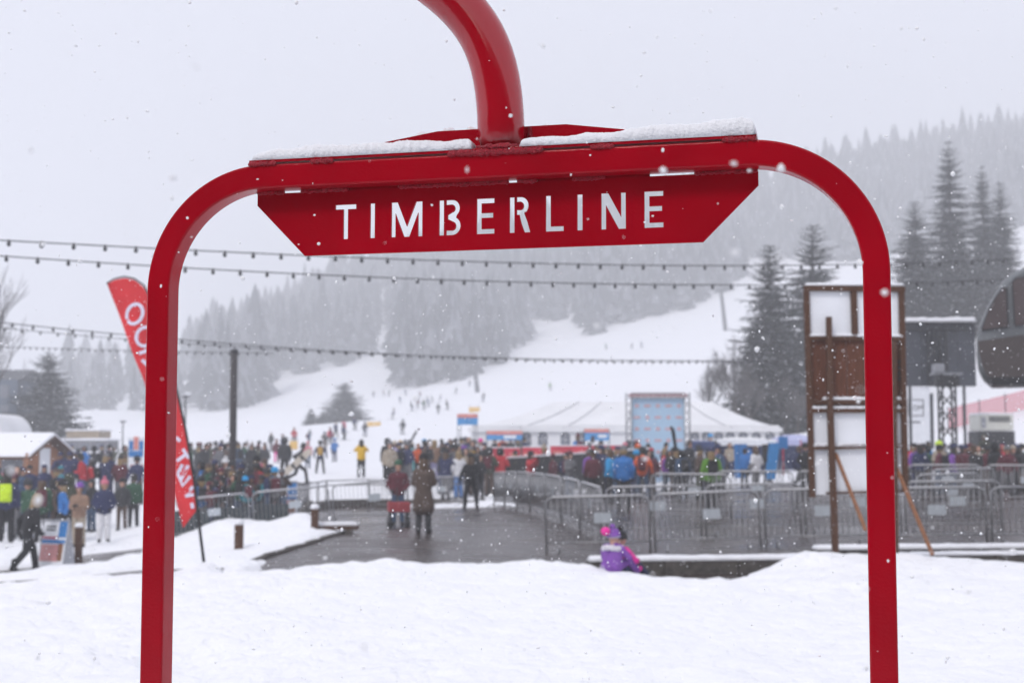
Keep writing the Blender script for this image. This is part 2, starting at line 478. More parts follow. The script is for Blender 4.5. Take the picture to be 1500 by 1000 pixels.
LET = [('T', -.4643, -.4097), ('I', -.373, -.3610), ('M', -.318, -.2386), ('B', -.1954, -.1416), ('E', -.1006, -.0569), ('R', -.0188, .0318), ('L', .0704, .1135), ('I', .1469, .1592), ('N', .2046, .2629), ('E', .3072, .3517)]
cu = bpy.data.curves.new('sign_plate', 'CURVE'); cu.dimensions = '2D'; cu.fill_mode = 'BOTH'; cu.extrude = .003
def spl(pts):
    sp = cu.splines.new('POLY'); sp.points.add(len(pts) - 1); sp.use_cyclic_u = True
    for q, (a, b) in zip(sp.points, pts): q.co = (a, b, 0, 1)
spl([(-.673, 2.581), (-.673, 2.5517), (-.5445, 2.421), (.4437, 2.421), (.5723, 2.5485), (.5723, 2.581)])
for c, x0, x1 in LET:
    for poly in letter(c, x0, x1, 2.4595, 2.5455): spl(poly)
tmp = bpy.data.objects.new('tmp', cu); COL.objects.link(tmp)
bpy.context.view_layer.update()
pm = bpy.data.meshes.new_from_object(tmp.evaluated_get(bpy.context.evaluated_depsgraph_get()))
bpy.data.objects.remove(tmp)
pm.transform(Matrix.Translation((0, .055, 0)) @ Matrix.Rotation(R(90), 4, 'X'))
pm.materials.clear(); pm.materials.append(M_RED)
pl = link('sign_plate', pm, frame); pl['label'] = 'red plate with TIMBERLINE cut through it in stencil letters'

def bead(p0, p1, r, name='weld_bead', parent=frame, seed=0):
    rd = random.Random(seed); n = max(6, int((Vector(p1) - Vector(p0)).length / .0045))
    pts, rs = [], []
    for k in range(n + 1):
        p = Vector(p0).lerp(Vector(p1), k / n) + Vector((0, rd.uniform(-.0012, .0012), rd.uniform(-.0015, .0015)))
        pts.append(p); rs.append(r * (.75 + .5 * rd.random()) * (.6 if k in (0, n) else 1))
    return MB().tube(pts, rs, 7).build(name, M_REDWELD, parent, smooth=True)
# plate welded at intervals under the beam, light shows through the slits between
for k, (a, b) in enumerate([(-.673, -.60), (-.555, -.43), (-.30, -.02), (.00, .05), (.135, .215), (.425, .571)]):
    bead((a, .050, 2.583), (b, .050, 2.583), .0055, seed=k)
MB().box((-.37, .058, 2.5845), (.30, .003, .010)).build('backing_strip', M_RED, frame)
MB().box((.17, .058, 2.5845), (.30, .003, .010)).build('backing_strip', M_RED, frame)
# top flange with weld beads, rib and hanger tube
MB().box((-.0505, .075, 2.6535), (1.247, .150, .007)).build('top_plate', M_RED, frame, bevel=.001)
for k, (a, b) in enumerate([(-.675, -.60), (-.51, -.45), (-.16, .075), (.19, .245), (.495, .573)]):
    bead((a, -.0005, 2.6470), (b, -.0005, 2.6470), .0060 if k != 2 else .0085, seed=20 + k)
fx = lambda a, b, d: (a, d, b)
MB().prism([(-.46, 2.657), (-.05, 2.657), (-.05, 2.727), (-.215, 2.727), (-.42, 2.697)], .098, .106, fx).build('rib', M_RED, frame)
MB().prism([(-.03, 2.657), (.33, 2.657), (.30, 2.70), (.11, 2.727), (-.03, 2.727)], .098, .106, fx).build('rib', M_RED, frame)
M_REDTUBE = M_RED.copy(); M_REDTUBE.name = 'red_gloss_tube'
M_REDTUBE.node_tree.nodes['Principled BSDF'].inputs['Coat IOR'].default_value = 1.62
M_REDTUBE.node_tree.nodes['Principled BSDF'].inputs['Coat Weight'].default_value = 1.0
for n_ in M_REDTUBE.node_tree.nodes:
    if n_.type == 'BUMP': n_.inputs['Strength'].default_value = .12
hp = [(-.040, 2.655), (-.041, 2.72), (-.044, 2.78), (-.052, 2.84), (-.066, 2.895), (-.088, 2.948), (-.119, 2.996), (-.160, 3.042), (-.212, 3.088), (-.275, 3.135), (-.35, 3.19), (-.45, 3.27), (-.56, 3.38), (-.64, 3.50), (-.68, 3.65), (-.69, 3.9), (-.69, 4.3)]
hob = MB().tube([(a, .055, b) for a, b in hp], .0575, 40).build('hanger_tube', M_REDTUBE, frame, smooth=True)
md = hob.modifiers.new('s', 'SUBSURF'); md.levels = 1; md.render_levels = 1
hob.data.set_sharp_from_angle(angle=R(60))
ring = [(-.040 + .060 * math.cos(R(a)), .055 + .060 * math.sin(R(a)), 2.660 + random.uniform(-.002, .002)) for a in range(0, 361, 6)]
MB().tube(ring, [.0065 + random.uniform(-.002, .0025) for _ in ring], 7).build('weld_bead', M_REDWELD, frame, smooth=True)
bead((-.098, .10, 2.66), (-.098, .10, 2.725), .007, seed=40); bead((.019, .10, 2.66), (.021, .10, 2.725), .007, seed=41)

def snow_slab(name, parent, x0, x1, y0, y1, zb, h, seed=0, nx=90, ny=20, mt=None, hx=None, edge=.02):
    r_ = np.random.default_rng(seed); mb = MB()
    u = np.linspace(0, 1, nx); v = np.linspace(0, 1, ny); U, V = np.meshgrid(u, v)
    X = x0 + U * (x1 - x0); Yy = y0 + V * (y1 - y0)
    e = np.minimum.reduce([X - x0, x1 - X, Yy - y0, y1 - Yy]) / edge
    e = np.clip(e, 0, 1); e = np.sqrt(e * (2 - e))
    s = abs(y1 - y0)
    n = (vnoise(X, Yy, s * .5, seed + 1) - .5) * .35 + (vnoise(X, Yy, s * .12, seed + 2) - .5) * .08 + (vnoise(X, Yy, s * .04, seed + 3) - .5) * .06
    hh = h * (hx(X) if hx else 1.0)
    Zz = zb + e * hh * (1 + n)
    Yj = Yy + (vnoise(X, Yy + 3, s * .07, seed + 5) - .5) * s * .05 * (e < .9)
    V3 = np.stack([X, Yj, Zz], -1).reshape(-1, 3)
    idx = np.arange(nx * ny).reshape(ny, nx)
    Fq = np.stack([idx[:-1, :-1], idx[:-1, 1:], idx[1:, 1:], idx[1:, :-1]], -1).reshape(-1, 4).tolist()
    mb.v = V3.tolist(); mb.f = [tuple(f) for f in Fq]
    border = list(idx[0, :]) + list(idx[1:, -1]) + list(idx[-1, -2::-1]) + list(idx[-2:0:-1, 0])
    mb.f.append(tuple(int(b) for b in reversed(border))); mb.m = [0] * len(mb.f)
    return mb.build(name, mt or M_SNOWCAP, parent, smooth=True)
snow_slab('snow_cap', frame, -.667, -.098, -.002, .098, 2.6565, .027, 3, 150, 26, hx=lambda x: np.interp(x, [-.667, -.60, -.35, -.2, -.10], [.9, 1.15, 1.25, 1.0, 1.15]))
snow_slab('snow_cap', frame, .018, .572, -.002, .098, 2.6565, .029, 4, 150, 26, hx=lambda x: np.interp(x, [.02, .1, .25, .4, .57], [.8, .85, 1.0, 1.3, 1.35]))
snow_slab('snow_cap', frame, -.46, -.10, .106, .150, 2.657, .070, 5, 60, 10, hx=lambda x: np.interp(x, [-.46, -.21, -.1], [.55, 1.1, 1.05]))
snow_slab('snow_cap', frame, .02, .52, .106, .150, 2.657, .066, 6, 60, 10, hx=lambda x: np.interp(x, [.02, .06, .12, .32, .52], [1.35, 1.15, 1.05, .75, .65]))

# ================================================================== trees
M_NEEDLE = mat('spruce_needles', (0.020, 0.026, 0.022), rough=0.8, var=0.35, scale=2.0, spec=.2)
M_NEEDLE_S = mat('spruce_needles_snowy', (0.30, 0.31, 0.33), rough=0.85, var=0.35, scale=3.0, spec=.2)
M_BARK = mat('bark', (0.055, 0.045, 0.04), rough=0.9, var=0.3, scale=6)
M_TWIG = mat('bare_twigs', (0.11, 0.10, 0.10), rough=0.9, var=0.2)

def spruce_meshes(seed, h, w, lev=44, sparse=0.0, base=.06):
    rd = random.Random(seed)
    tr = MB().tube([(0, 0, -.8), (0, 0, h * .3), (.04, 0, h * .7), (0, 0, h)], [w * .045, w * .036, w * .018, .015], 8)
    V, Fc, Mi = [], [], []
    def quad(p, d, s, L, wd, mi):
        o = len(V); m_ = p + d * (L * .45)
        V.extend([p, m_ + s * wd, p + d * L, m_ - s * wd]); Fc.append((o, o + 1, o + 2, o + 3)); Mi.append(mi)
    for i in range(lev):
        t = base + (1 - base) * (i + rd.random() * .6) / lev
        z = t * h
        rad = w / 2 * (1 - t) ** .60 * (1 + .16 * math.sin(i * 2.1)) + .12
        n = max(5, int(10 * (1 - t) + 5))
        if rd.random() < sparse: continue
        a0 = rd.random() * 6.28
        for k in range(n):
            an = a0 + 6.283 * k / n + rd.uniform(-.25, .25)
            L = rad * rd.uniform(.62, 1.08)
            dr = rd.uniform(-.55, -.18) if t < .8 else rd.uniform(-.1, .5)
            d0 = Vector((math.cos(an), math.sin(an), 0))
            st = 6
            for q in range(1, st + 1):
                f = q / st
                p = Vector((0, 0, z)) + d0 * (L * f) + Vector((0, 0, L * (dr * f + .22 * f * f)))
                sl = max(.10, L * .30 * (1.25 - f * .8))
                for sg in (-1, 1):
                    ang = an + sg * rd.uniform(.5, 1.1)
                    d = Vector((math.cos(ang), math.sin(ang), rd.uniform(-.75, -.1))).normalized()
                    s = Vector((-math.sin(ang), math.cos(ang), rd.uniform(-.4, .4))).normalized()
                    quad(p, d, s, sl * rd.uniform(.9, 1.6), sl * .30, 1 if rd.random() < .30 else 0)
                    quad(p - d0 * (L * .06), (d + Vector((0, 0, -.9))).normalized(), s, sl * rd.uniform(.7, 1.1), sl * .24, 0)
                if q == st:
                    quad(p, (d0 + Vector((0, 0, dr * .3))).normalized(), Vector((-d0.y, d0.x, 0)), sl * 1.2, sl * .2, 0)
    c = MB(); c.v = V; c.f = Fc; c.m = Mi
    return tr.mesh('trunk', M_BARK, True), c.mesh('crown', [M_NEEDLE, M_NEEDLE_S], False, False)

SPR = [spruce_meshes(11, 16, 6.0, 58), spruce_meshes(12, 17, 5.4, 60, .04), spruce_meshes(13, 19, 4.6, 60, .08), spruce_meshes(14, 12, 7.5, 44, .03)]
def spruce(px, top, Yd, var, wpx, label, name='spruce_tree', group='spruces on the slope'):
    x = (px - 750) / FPX * Yd
    z = sz(x, Yd) - .2
    h = CAM_Z + (653 - top) * Yd / FPX - z
    base_h, base_w = (16, 17, 19, 12)[var], (6.0, 5.4, 4.6, 7.5)[var]
    w = 1.95 * wpx * Yd / FPX
    t = thing(name, label, 'tree', (x, Yd, z), random.uniform(0, 6), group)
    t.scale = (w / base_w, w / base_w, h / base_h)
    link('trunk', SPR[var][0], t); link('crown', SPR[var][1], t)
    return t
spruce(1130, 356, 112, 0, 80, 'tall spruce with drooping snowy boughs right behind the white marquee')
spruce(1194, 328, 118, 1, 98, 'dense spruce standing behind the timber-framed notice board')
spruce(1345, 293, 138, 1, 66, 'broad spruce beside the tall one behind the black screen')
spruce(1397, 203, 140, 2, 58, 'tallest spruce, narrow and pointed, rising behind the black screen')
spruce(1446, 240, 146, 2, 44, 'slim spruce with bare top between the two pointed ones')
spruce(1472, 264, 150, 1, 46, 'dark pointed spruce next to the grey gondola cabin')
spruce(70, 515, 135, 3, 70, 'wide bushy spruce behind the little timber hut', group='spruces in the valley')
spruce(505, 560, 218, 3, 46, 'lone small spruce standing on the open piste', group='spruces on the piste')
spruce(456, 598, 215, 0, 15, 'tiny thin spruce sapling beside the lone spruce on the piste', group='spruces on the piste')
spruce(474, 603, 215, 3, 16, 'stubby sapling between the thin one and the lone spruce', group='spruces on the piste')
for k, (px, top, Yd, wp) in enumerate([(1105, 470, 116, 44), (1158, 450, 121, 46), (1172, 520, 113, 40), (1225, 420, 124, 60), (1318, 420, 130, 26), (1372, 400, 135, 26), (1424, 405, 138, 26)]):
    spruce(px, top, Yd, k % 3, wp, ['short spruce filling in between the tall spruce and the marquee', 'mid-sized spruce just behind the tall one by the marquee', 'small spruce low behind the notice board',
        'spruce mostly hidden behind the notice board', 'shorter spruce at the foot of the broad spruce', 'shorter spruce between the broad and the tallest spruce', 'shorter spruce below the slim bare-topped one'][k])

def bare_tree(px, top, Yd, seed, label, wscale=1.0, depth=6):
    rd = random.Random(seed); x = (px - 750) / FPX * Yd; z = sz(x, Yd) - .3
    h = CAM_Z + (653 - top) * Yd / FPX - z
    t = thing('bare_tree', label, 'tree', (x, Yd, z), 0, 'leafless trees')
    tk, tw = MB(), MB()
    def br(p, d, L, r, lv):
        q = p + d * L * .5 + Vector((rd.uniform(-.05, .05) * L, rd.uniform(-.05, .05) * L, 0)); e = p + d * L
        (tk if lv < 2 else tw).tube([p, q, e], [r, r * .8, r * .6], 5 if lv < 2 else 3, cap=False)
        if lv >= depth or r < .004: return
        for k in range(rd.choice((2, 3, 3))):
            nd = (d + Vector((rd.uniform(-.75, .75) * wscale, rd.uniform(-.75, .75) * wscale, rd.uniform(-.05, .5)))).normalized()
            s = rd.uniform(.45, .95)
            br(p.lerp(e, s), nd, L * rd.uniform(.55, .78), r * .55, lv + 1)
        br(e, (d + Vector((rd.uniform(-.2, .2), rd.uniform(-.2, .2), .2))).normalized(), L * .72, r * .62, lv + 1)
    br(Vector((0, 0, 0)), Vector((0, 0, 1)), h * .30, h * .014 + .03, 0)
    zz = max(p[2] for p in tw.v); s = h / zz
    tk.build('trunk', M_BARK, t, True); tw.build('crown', M_TWIG, t, True)
    t.scale = (s * .9, s * .9, s)
for k, (px, top, Yd) in enumerate([(1035, 508, 112), (1080, 486, 108), (1150, 545, 108), (1098, 540, 105), (1168, 560, 104)]):
    bare_tree(px, top, Yd, 30 + k, ['pale leafless sapling standing over the marquee roof', 'taller leafless tree leaning towards the tall spruce', 'thin leafless tree under the spruces by the notice board', 'leafless tree close behind the marquee corner', 'short leafless tree beside the notice board edge'][k])
bare_tree(-26, 380, 75, 51, 'large leafless tree reaching over the timber hut', 1.0, 6)

# far wooded hillside: one mass of spruces
EDGE = [(60, 590), (90, 604), (200, 606), (262, 606), (300, 604), (375, 606), (386, 562), (402, 557), (520, 533), (546, 522), (552, 480), (576, 480), (583, 570), (650, 567), (690, 553), (760, 521), (900, 482), (1000, 456), (1075, 423), (1092, 378), (1250, 385), (1520, 330), (1700, 320)]
ex, ey = np.array(EDGE).T
CLEAR = [(805, 490, 34, 22), (775, 520, 26, 14), (873, 408, 16, 24), (700, 470, 10, 34), (560, 455, 9, 40), (835, 478, 14, 28), (1490, 370, 30, 40), (1130, 300, 9, 60), (640, 505, 8, 20)]
cand = np.c_[rng.uniform(-330, 420, 30000), rng.uniform(270, 760, 30000)]
cand = cand[np.abs(cand[:, 0] / cand[:, 1]) < .55]
zg = snow_h(cand[:, 0], cand[:, 1])
ppx, ppy = to_px(cand[:, 0], cand[:, 1], zg)
ok = ppy < np.interp(ppx, ex, ey) - 1
ok &= ~((ppx < 305) & (rng.random(len(ppx)) < .93))
ok &= ~((ppx < 420) & (cand[:, 1] > 560) & (rng.random(len(ppx)) < .6))
for cx, cy, ax, ay in CLEAR: ok &= ((ppx - cx) / ax) ** 2 + ((ppy - cy) / ay) ** 2 > 1
ok &= vnoise(cand[:, 0], cand[:, 1], 26, 60) > .14
cand, zg = cand[ok], zg[ok]
cell = {}; keep = []
for i in rng.permutation(len(cand)):
    k = (int(cand[i, 0] // 5.2), int(cand[i, 1] // 5.2))
    if k in cell: continue
    cell[k] = 1; keep.append(i)
cand, zg = cand[keep], zg[keep]
def lowpoly(seed, lay=8, n=8):
    r_ = np.random.default_rng(seed); V, Fc = [], []
    for l in range(lay):
        t = l / lay; zt = min(1.0, .06 + (t + .30) * .98) if l < lay - 1 else 1.0; zb = .04 + t * .92
        rr = .5 * (1 - t) ** .85 + .02; o = len(V)
        V.append((0, 0, zt)); a0 = r_.random() * 6.28
        for k in range(n):
            a = a0 + 6.283 * k / n; q = rr * (1.15 if k % 2 else .62) * r_.uniform(.75, 1.2)
            V.append((q * math.cos(a), q * math.sin(a), zb + r_.uniform(-.03, .02) + (.03 if k % 2 == 0 else 0)))
        for k in range(n): Fc.append((o, o + 1 + k, o + 1 + (k + 1) % n))
    return np.array(V), np.array(Fc)
LP = [lowpoly(s) for s in range(6)]
Vs, Fs, Ms, off = [], [], [], 0
for i, (x, y) in enumerate(cand):
    v, f = LP[i % 6]; h = rng.gamma(9, 1.5) + 2; w = h * rng.uniform(.24, .46)
    a = rng.random() * 6.28; c_, s_ = math.cos(a), math.sin(a)
    vv = np.c_[(v[:, 0] * c_ - v[:, 1] * s_) * w + x, (v[:, 0] * s_ + v[:, 1] * c_) * w + y, v[:, 2] * h + zg[i] - .5]
    Vs.append(vv); Fs.append(f + off); off += len(v); Ms.append((rng.random(len(f)) < .32).astype(int))
fm = bpy.data.meshes.new('forest')
fm.from_pydata(np.concatenate(Vs).tolist(), [], np.concatenate(Fs).tolist())
fm.materials.append(mat('far_needles_hazed', (0.055, 0.060, 0.062), rough=.9, var=.2, scale=.05, spec=.1)); fm.materials.append(mat('far_needles_snowy_hazed', (0.17, 0.175, 0.19), rough=.9, var=.2, scale=.05, spec=.1))  # haze put into the colours: paler needles, dimmer snow on the far trees
fm.polygons.foreach_set('material_index', np.concatenate(Ms).tolist())
fo = tag(link('forest', fm), 'hazy spruce forest covering the far hillside', 'forest'); fo['kind'] = 'stuff'
# ================================================================== things around the plaza
def X_(px, Yd): return (px - 750) / FPX * Yd
def Z_(py, Yd): return at(750, py, Yd)[2]

M_NETD = mat('dark_netting', (.03, .04, .045), rough=.85, var=.4, scale=6)
# ---- crowd barriers
M_BARR = mat('barrier_steel', (0.31, 0.315, 0.33), rough=0.42, metal=0.6, var=0.2, scale=20)
def barrier_proto(L=2.1, H=1.1, nb=17, plate=True):
    t = link('crowd_barrier', None)
    r = .055; x0, x1, zb = -L / 2 + .02, L / 2 - .02, .20
    loop = [(x0, 0, .0), (x0, 0, H - .14), (x0 + .04, 0, H - .04), (x0 + .14, 0, H), (x1 - .14, 0, H), (x1 - .04, 0, H - .04), (x1, 0, H - .14), (x1, 0, .0)]
    MB().tube(loop, .023, 7).build('frame', M_BARR, t, True)
    MB().tube([(x0, 0, zb), (x1, 0, zb)], .016, 6).build('bottom_rail', M_BARR, t, True)
    bm_ = MB().tube([(0, 0, zb), (0, 0, H)], .0075, 5).mesh('bar', M_BARR, True)
    for k in range(nb):
        link('bar', bm_, t, (x0 + (x1 - x0) * (k + 1) / (nb + 1), 0, 0))
    for s in (-1, 1):
        MB().tube([(s * (L / 2 - .25), -.28, .012), (s * (L / 2 - .25), -.12, .09), (s * (L / 2 - .25), .12, .09), (s * (L / 2 - .25), .28, .012)], .016, 6).build('foot', M_BARR, t, True)
    if plate: MB().box((0.1, -.018, .68), (.34, .006, .20)).build('name_plate', mat('barrier_plate', (.42, .46, .50), rough=.5, var=.1), t)
    MB().box((0, 0, H + .025), (L - .32, .035, .016)).build('snow_cap', M_SNOWCAP, t, True)
    return t
BAR = barrier_proto()
BAR_USED = [False]
def barrier(x, y, rz, label, group, slope=0.0):
    t = BAR if not BAR_USED[0] else copy_tree(BAR)
    BAR_USED[0] = True
    t.location = (x, y, g(x, y) + .01); t.rotation_euler = (0, -slope, rz)
    return tag(t, label, 'barrier', group)
def row(p0, p1, where, group, gap=2.16, n=None):
    p0, p1 = np.array(p0), np.array(p1); L = np.linalg.norm(p1 - p0); d = (p1 - p0) / L
    n = n or max(1, int(L // gap))
    for k in range(n):
        c = p0 + d * (gap * (k + .5)); a = c - d; b = c + d
        sl = math.atan2(g(*b) - g(*a), 2.0)
        if where is None: lab = group[1][k]
        else:
            o_ = ['first', 'second', 'third', 'fourth', 'fifth', 'sixth', 'seventh', 'eighth', 'ninth', 'tenth'][k]
            lab = 'steel crowd barrier, %s %s' % (o_, where)
        barrier(c[0], c[1], math.atan2(d[1], d[0]), lab, group if where else group[0], sl)
row((X_(797, 28.6), 28.6), (X_(1520, 27.6), 27.6), 'along the low wall counting from the open gate end', 'barriers in front of the crowd', n=5)
row((X_(880, 31.0), 31.0), (X_(716, 47), 47), 'in the slanting row up to the dark hoarding', 'barriers slanting to the hoarding', n=7)
row((X_(885, 31.3), 31.3), (X_(1520, 31.0), 31.0), 'in the row right behind the wall barriers', 'second row of barriers', n=4)
row((X_(945, 38), 37), (X_(1090, 36.5), 36.2), 'on the queue line in front of the green jacket', 'queue barriers', n=1)
row((X_(1045, 39), 39), (X_(1190, 38), 38.4), 'on the queue line towards the notice board', 'queue barriers', n=2)
row((X_(1325, 42), 42), (X_(1520, 41), 41), 'in the row before the lime helmet', 'rear barriers by the screen', n=2)
row((X_(1338, 35), 35), (X_(1490, 36.5), 36.5), 'in the turned row beside the notice board legs', 'turned barriers', n=1)
row((X_(1385, 37.0), 38.5), (X_(1500, 38.5), 39.4), 'in the short row below the red-hooded person', 'turned barriers by the screen', n=1)
row((X_(540, 53.0), 53.0), (X_(716, 50), 50.2), 'in the row on the tarmac by the red wagon', 'barriers by the wagon', n=2)

row((X_(255, 38.6), 38.6), (X_(428, 39.2), 39.2), 'fencing the queue beside the feather flag', 'barriers round the left queue', n=3)
nt_ = thing('fence_netting', 'dark netting hung along the low barriers of the left queue', 'netting')
for k in range(3):
    xa, xb = X_(255 + k * 56, 38.7), X_(309 + k * 56, 38.7); xm_ = (xa + xb) / 2
    MB().box((xm_, 38.78 + .2 * k, g(xm_, 38.8) + .42), (xb - xa, .02, .72)).build('net_panel', M_NETD, nt_)
# stone kerb round the snow island
kp = [ground_at(*q) for q in ((338, 836), (390, 816), (450, 798), (503, 781))]
ik = thing('island_kerb', 'thin stone kerb edging the snow island beside the tarmac', 'kerb')
for (ax, ay), (bx_, by_) in zip(kp[:-1], kp[1:]):
    L = math.hypot(bx_ - ax, by_ - ay); n = max(1, int(L / 1.0))
    for k in range(n):
        f = (k + .5) / n; x, y = ax + (bx_ - ax) * f, ay + (by_ - ay) * f
        MB().box((x, y, g(x, y) - .02), (L / n - .015, .14, .16), (0, 0, math.atan2(by_ - ay, bx_ - ax))).build('stone', M_CONC, ik, bevel=.012)
# a second, finer railing on the plaza edge: posts and rails
M_RAIL = mat('dark_rail', (0.12, 0.12, 0.13), rough=.5, metal=.5, var=.2)
rail = thing('railing', 'dark steel railing along the kerb between tarmac and snow field', 'railing')
rp = [ground_at(*q) for q in ((433, 757), (452, 748), (478, 742), (540, 741), (610, 741), (690, 741))]
rp = [(x, y, g(x, y)) for x, y in rp]
for h in (1.0, .82): MB().tube([(x, y, z + h) for x, y, z in rp], .024, 6).build('rail', M_RAIL, rail, True)
for a, b in zip(rp[:-1], rp[1:]):
    n = max(1, int((Vector(a) - Vector(b)).length / 1.4))
    for k in range(n):
        p = Vector(a).lerp(Vector(b), k / n)
        MB().tube([p, p + Vector((0, 0, 1.0))], .03, 6).build('post', M_RAIL, rail, True)
kb = thing('kerb_wall', 'low dark stone kerb below the steel railing', 'kerb')
for k in range(len(rp) - 1):
    a, b = Vector(rp[k]), Vector(rp[k + 1]); d = b - a
    MB().box((a + b) / 2 + Vector((0, .12, .08)), (d.length + .02, .28, .34), (0, 0, math.atan2(d.y, d.x))).build('stone', M_CONC, kb)

# ---- dark hoarding panels with snow on the top edge
M_HOARD = mat('dark_hoarding', (0.035, 0.036, 0.04), rough=.75, var=.3, scale=2.2)
hd = thing('hoarding', 'dark grey fabric-covered hoarding with a snowy top edge behind the slanting barriers', 'hoarding')
hp_ = [(X_(712, 57), 57), (X_(772, 57.8), 57.8), (X_(835, 58.6), 58.6), (X_(898, 59.4), 59.4), (X_(950, 60.2), 60.2)]
HT = [Z_(p, q[1]) for p, q in zip((673, 669.5, 665.5, 661.5, 657.5), hp_)]
for k in range(4):
    a, b = hp_[k], hp_[k + 1]; L = math.dist(a, b); rz = math.atan2(b[1] - a[1], b[0] - a[0])
    c = ((a[0] + b[0]) / 2, (a[1] + b[1]) / 2); zt = Z_([671, 667, 663, 660][k], c[1]); zb = g(*c)
    za, zc2 = HT[k], HT[k + 1]; ux, uy = math.cos(rz), math.sin(rz)
    hfn = lambda p, q, d: (a[0] + ux * p - uy * d, a[1] + uy * p + ux * d, q)
    MB().prism([(.015, zb), (L - .015, zb), (L - .015, zc2), (.015, za)], -.025, .025, hfn).build('panel', M_HOARD, hd)
    for q in (.25, .5, .75):
        MB().box((a[0] + (b[0] - a[0]) * q, a[1] + (b[1] - a[1]) * q - .035, (zt + zb) / 2), (.05, .02, zt - zb - .16), (0, 0, rz)).build('batten', M_DSTEEL, hd)
    MB().prism([(.0, za + .002), (L, zc2 + .002), (L, zc2 + .065), (.0, za + .065)], -.06, .06, hfn).build('snow_cap', M_SNOWCAP, hd, bevel=.02)
# red sponsor banners behind it
M_REDB = mat('red_banner', (0.50, 0.03, 0.06), rough=.7, var=.25, scale=1.5)
M_BLUEB = mat('blue_banner', (0.06, 0.26, 0.55), rough=.7, var=.15, scale=2)
M_PINKB = mat('salmon_print', (0.62, 0.23, 0.20), rough=.7, var=.15)
for k, (p0, p1, t_, b_, yd) in enumerate([(706, 762, 656, 676, 64), (765, 802, 655, 675, 65), (806, 862, 653, 673, 66), (866, 918, 652, 672, 67)]):
    bn = thing('fence_banner', 'red fabric fence banner, %s from the start arch' % ['nearest', 'second', 'third', 'farthest'][k], 'banner', group='red fence banners')
    x0, x1 = X_(p0, yd), X_(p1, yd); zt, zb = Z_(t_, yd), Z_(b_, yd)
    MB().box(((x0 + x1) / 2, yd, (zt + zb) / 2), (x1 - x0, .03, zt - zb)).build('fabric', M_REDB, bn)
    for q in (x0 + .03, x1 - .03): MB().tube([(q, yd + .04, g(q, yd) - .1), (q, yd + .04, zt + .06)], .025, 6).build('post', M_DSTEEL, bn)
    MB().box(((x0 + x1) / 2, yd + .01, zt + .03), (x1 - x0, .08, .04)).build('snow_cap', M_SNOWCAP, bn)
    for q in range(3): MB().box((x0 + (x1 - x0) * (q + .5) / 3, yd - .02, (zt + zb) / 2), ((x1 - x0) * .2, .006, (zt - zb) * .25)).build('print', M_PINKB, bn)

# ---- low wall on the right, snow on top
def wall_run(name, label, pts, h0, h1, th, m, snow=.07):
    w = thing(name, label, 'wall')
    for k in range(len(pts) - 1):
        (ax, ay, az), (bx, by, bz) = pts[k], pts[k + 1]; L = math.hypot(bx - ax, by - ay); rz = math.atan2(by - ay, bx - ax)
        n = max(1, int(round(L / 1.15)))
        for q in range(n):
            f = (q + .5) / n; x, y, z = ax + (bx - ax) * f, ay + (by - ay) * f, az + (bz - az) * f
            MB().box((x, y, z + (h1 + h0) / 2), (L / n - .012, th, h1 - h0), (0, 0, rz)).build('block', m, w, bevel=.012)
        e = snow_slab('snow_cap', w, -L / 2, L / 2, -th * .55, th * .55, 0, snow, 70 + k, 70, 8, edge=.05)
        e.location = ((ax + bx) / 2, (ay + by) / 2, (az + bz) / 2 + h1 - .005); e.rotation_euler = (0, 0, rz)
    return w
wz = lambda px, py, yd: (X_(px, yd), yd, Z_(py, yd))
wall_run('stone_wall', 'low dark stone wall with snow on top behind the child in purple', [wz(860, 823, 22), wz(1180, 815, 22.4)], -.7, 0, .35, M_CONC)
wall_run('stone_wall', 'low dark stone step with snow on top beyond the notice board legs', [wz(1188, 804, 24), wz(1560, 800, 24.5)], -.8, 0, .40, M_CONC)
wall_run('stone_wall', 'lower front step edged with snow beside the notice board legs', [wz(1330, 812, 22.8), wz(1560, 810, 23.2)], -.7, 0, .30, M_CONC, .05)

# ---- bollards and bench on the snow island
def bollard(px, top, bot, yd, label):
    x = X_(px, yd); zt, zb = Z_(top, yd), min(Z_(bot, yd), sz(x, yd))
    t = thing('bollard', label, 'bollard', (x, yd, zb), 0, 'timber bollards'); h = zt - zb
    MB().box((0, 0, h / 2 - .15), (.16, .16, h + .3)).build('post', M_WOOD, t, bevel=.012)
    MB().lathe([(.09, 0), (.105, .03), (.10, .07), (.06, .11), (.0, .12)], 12, (0, 0, h)).build('snow_cap', M_SNOWCAP, t, True)
x, y = ground_at(353, 809); bollard(353, 768, 809, y, 'brown timber bollard standing in the snow mound by the feather flag')
x, y = ground_at(463, 786); bollard(463, 745, 786, y, 'brown timber bollard beside the snow covered bench')
x, y = ground_at(120, 826); bollard(120, 772, 826, y, 'dark timber bollard behind the folding sign on the left path')
bx, by = ground_at(500, 782); bz = g(bx, by)
bn = thing('bench', 'low heavy timber bench with snow on its seat by the bollard', 'bench', (bx - .1, by, bz), R(4))
for s in (-.28, .28): MB().box((s, 0, .04), (.16, .34, .14)).build('leg', M_CONC, bn)
for q in (-.11, 0, .11): MB().box((0, q, .155), (1.0, .10, .09)).build('slat', M_WOOD, bn, bevel=.008)
snow_slab('snow_cap', bn, -.48, .48, -.16, .16, .198, .08, 81, 50, 14, edge=.06)

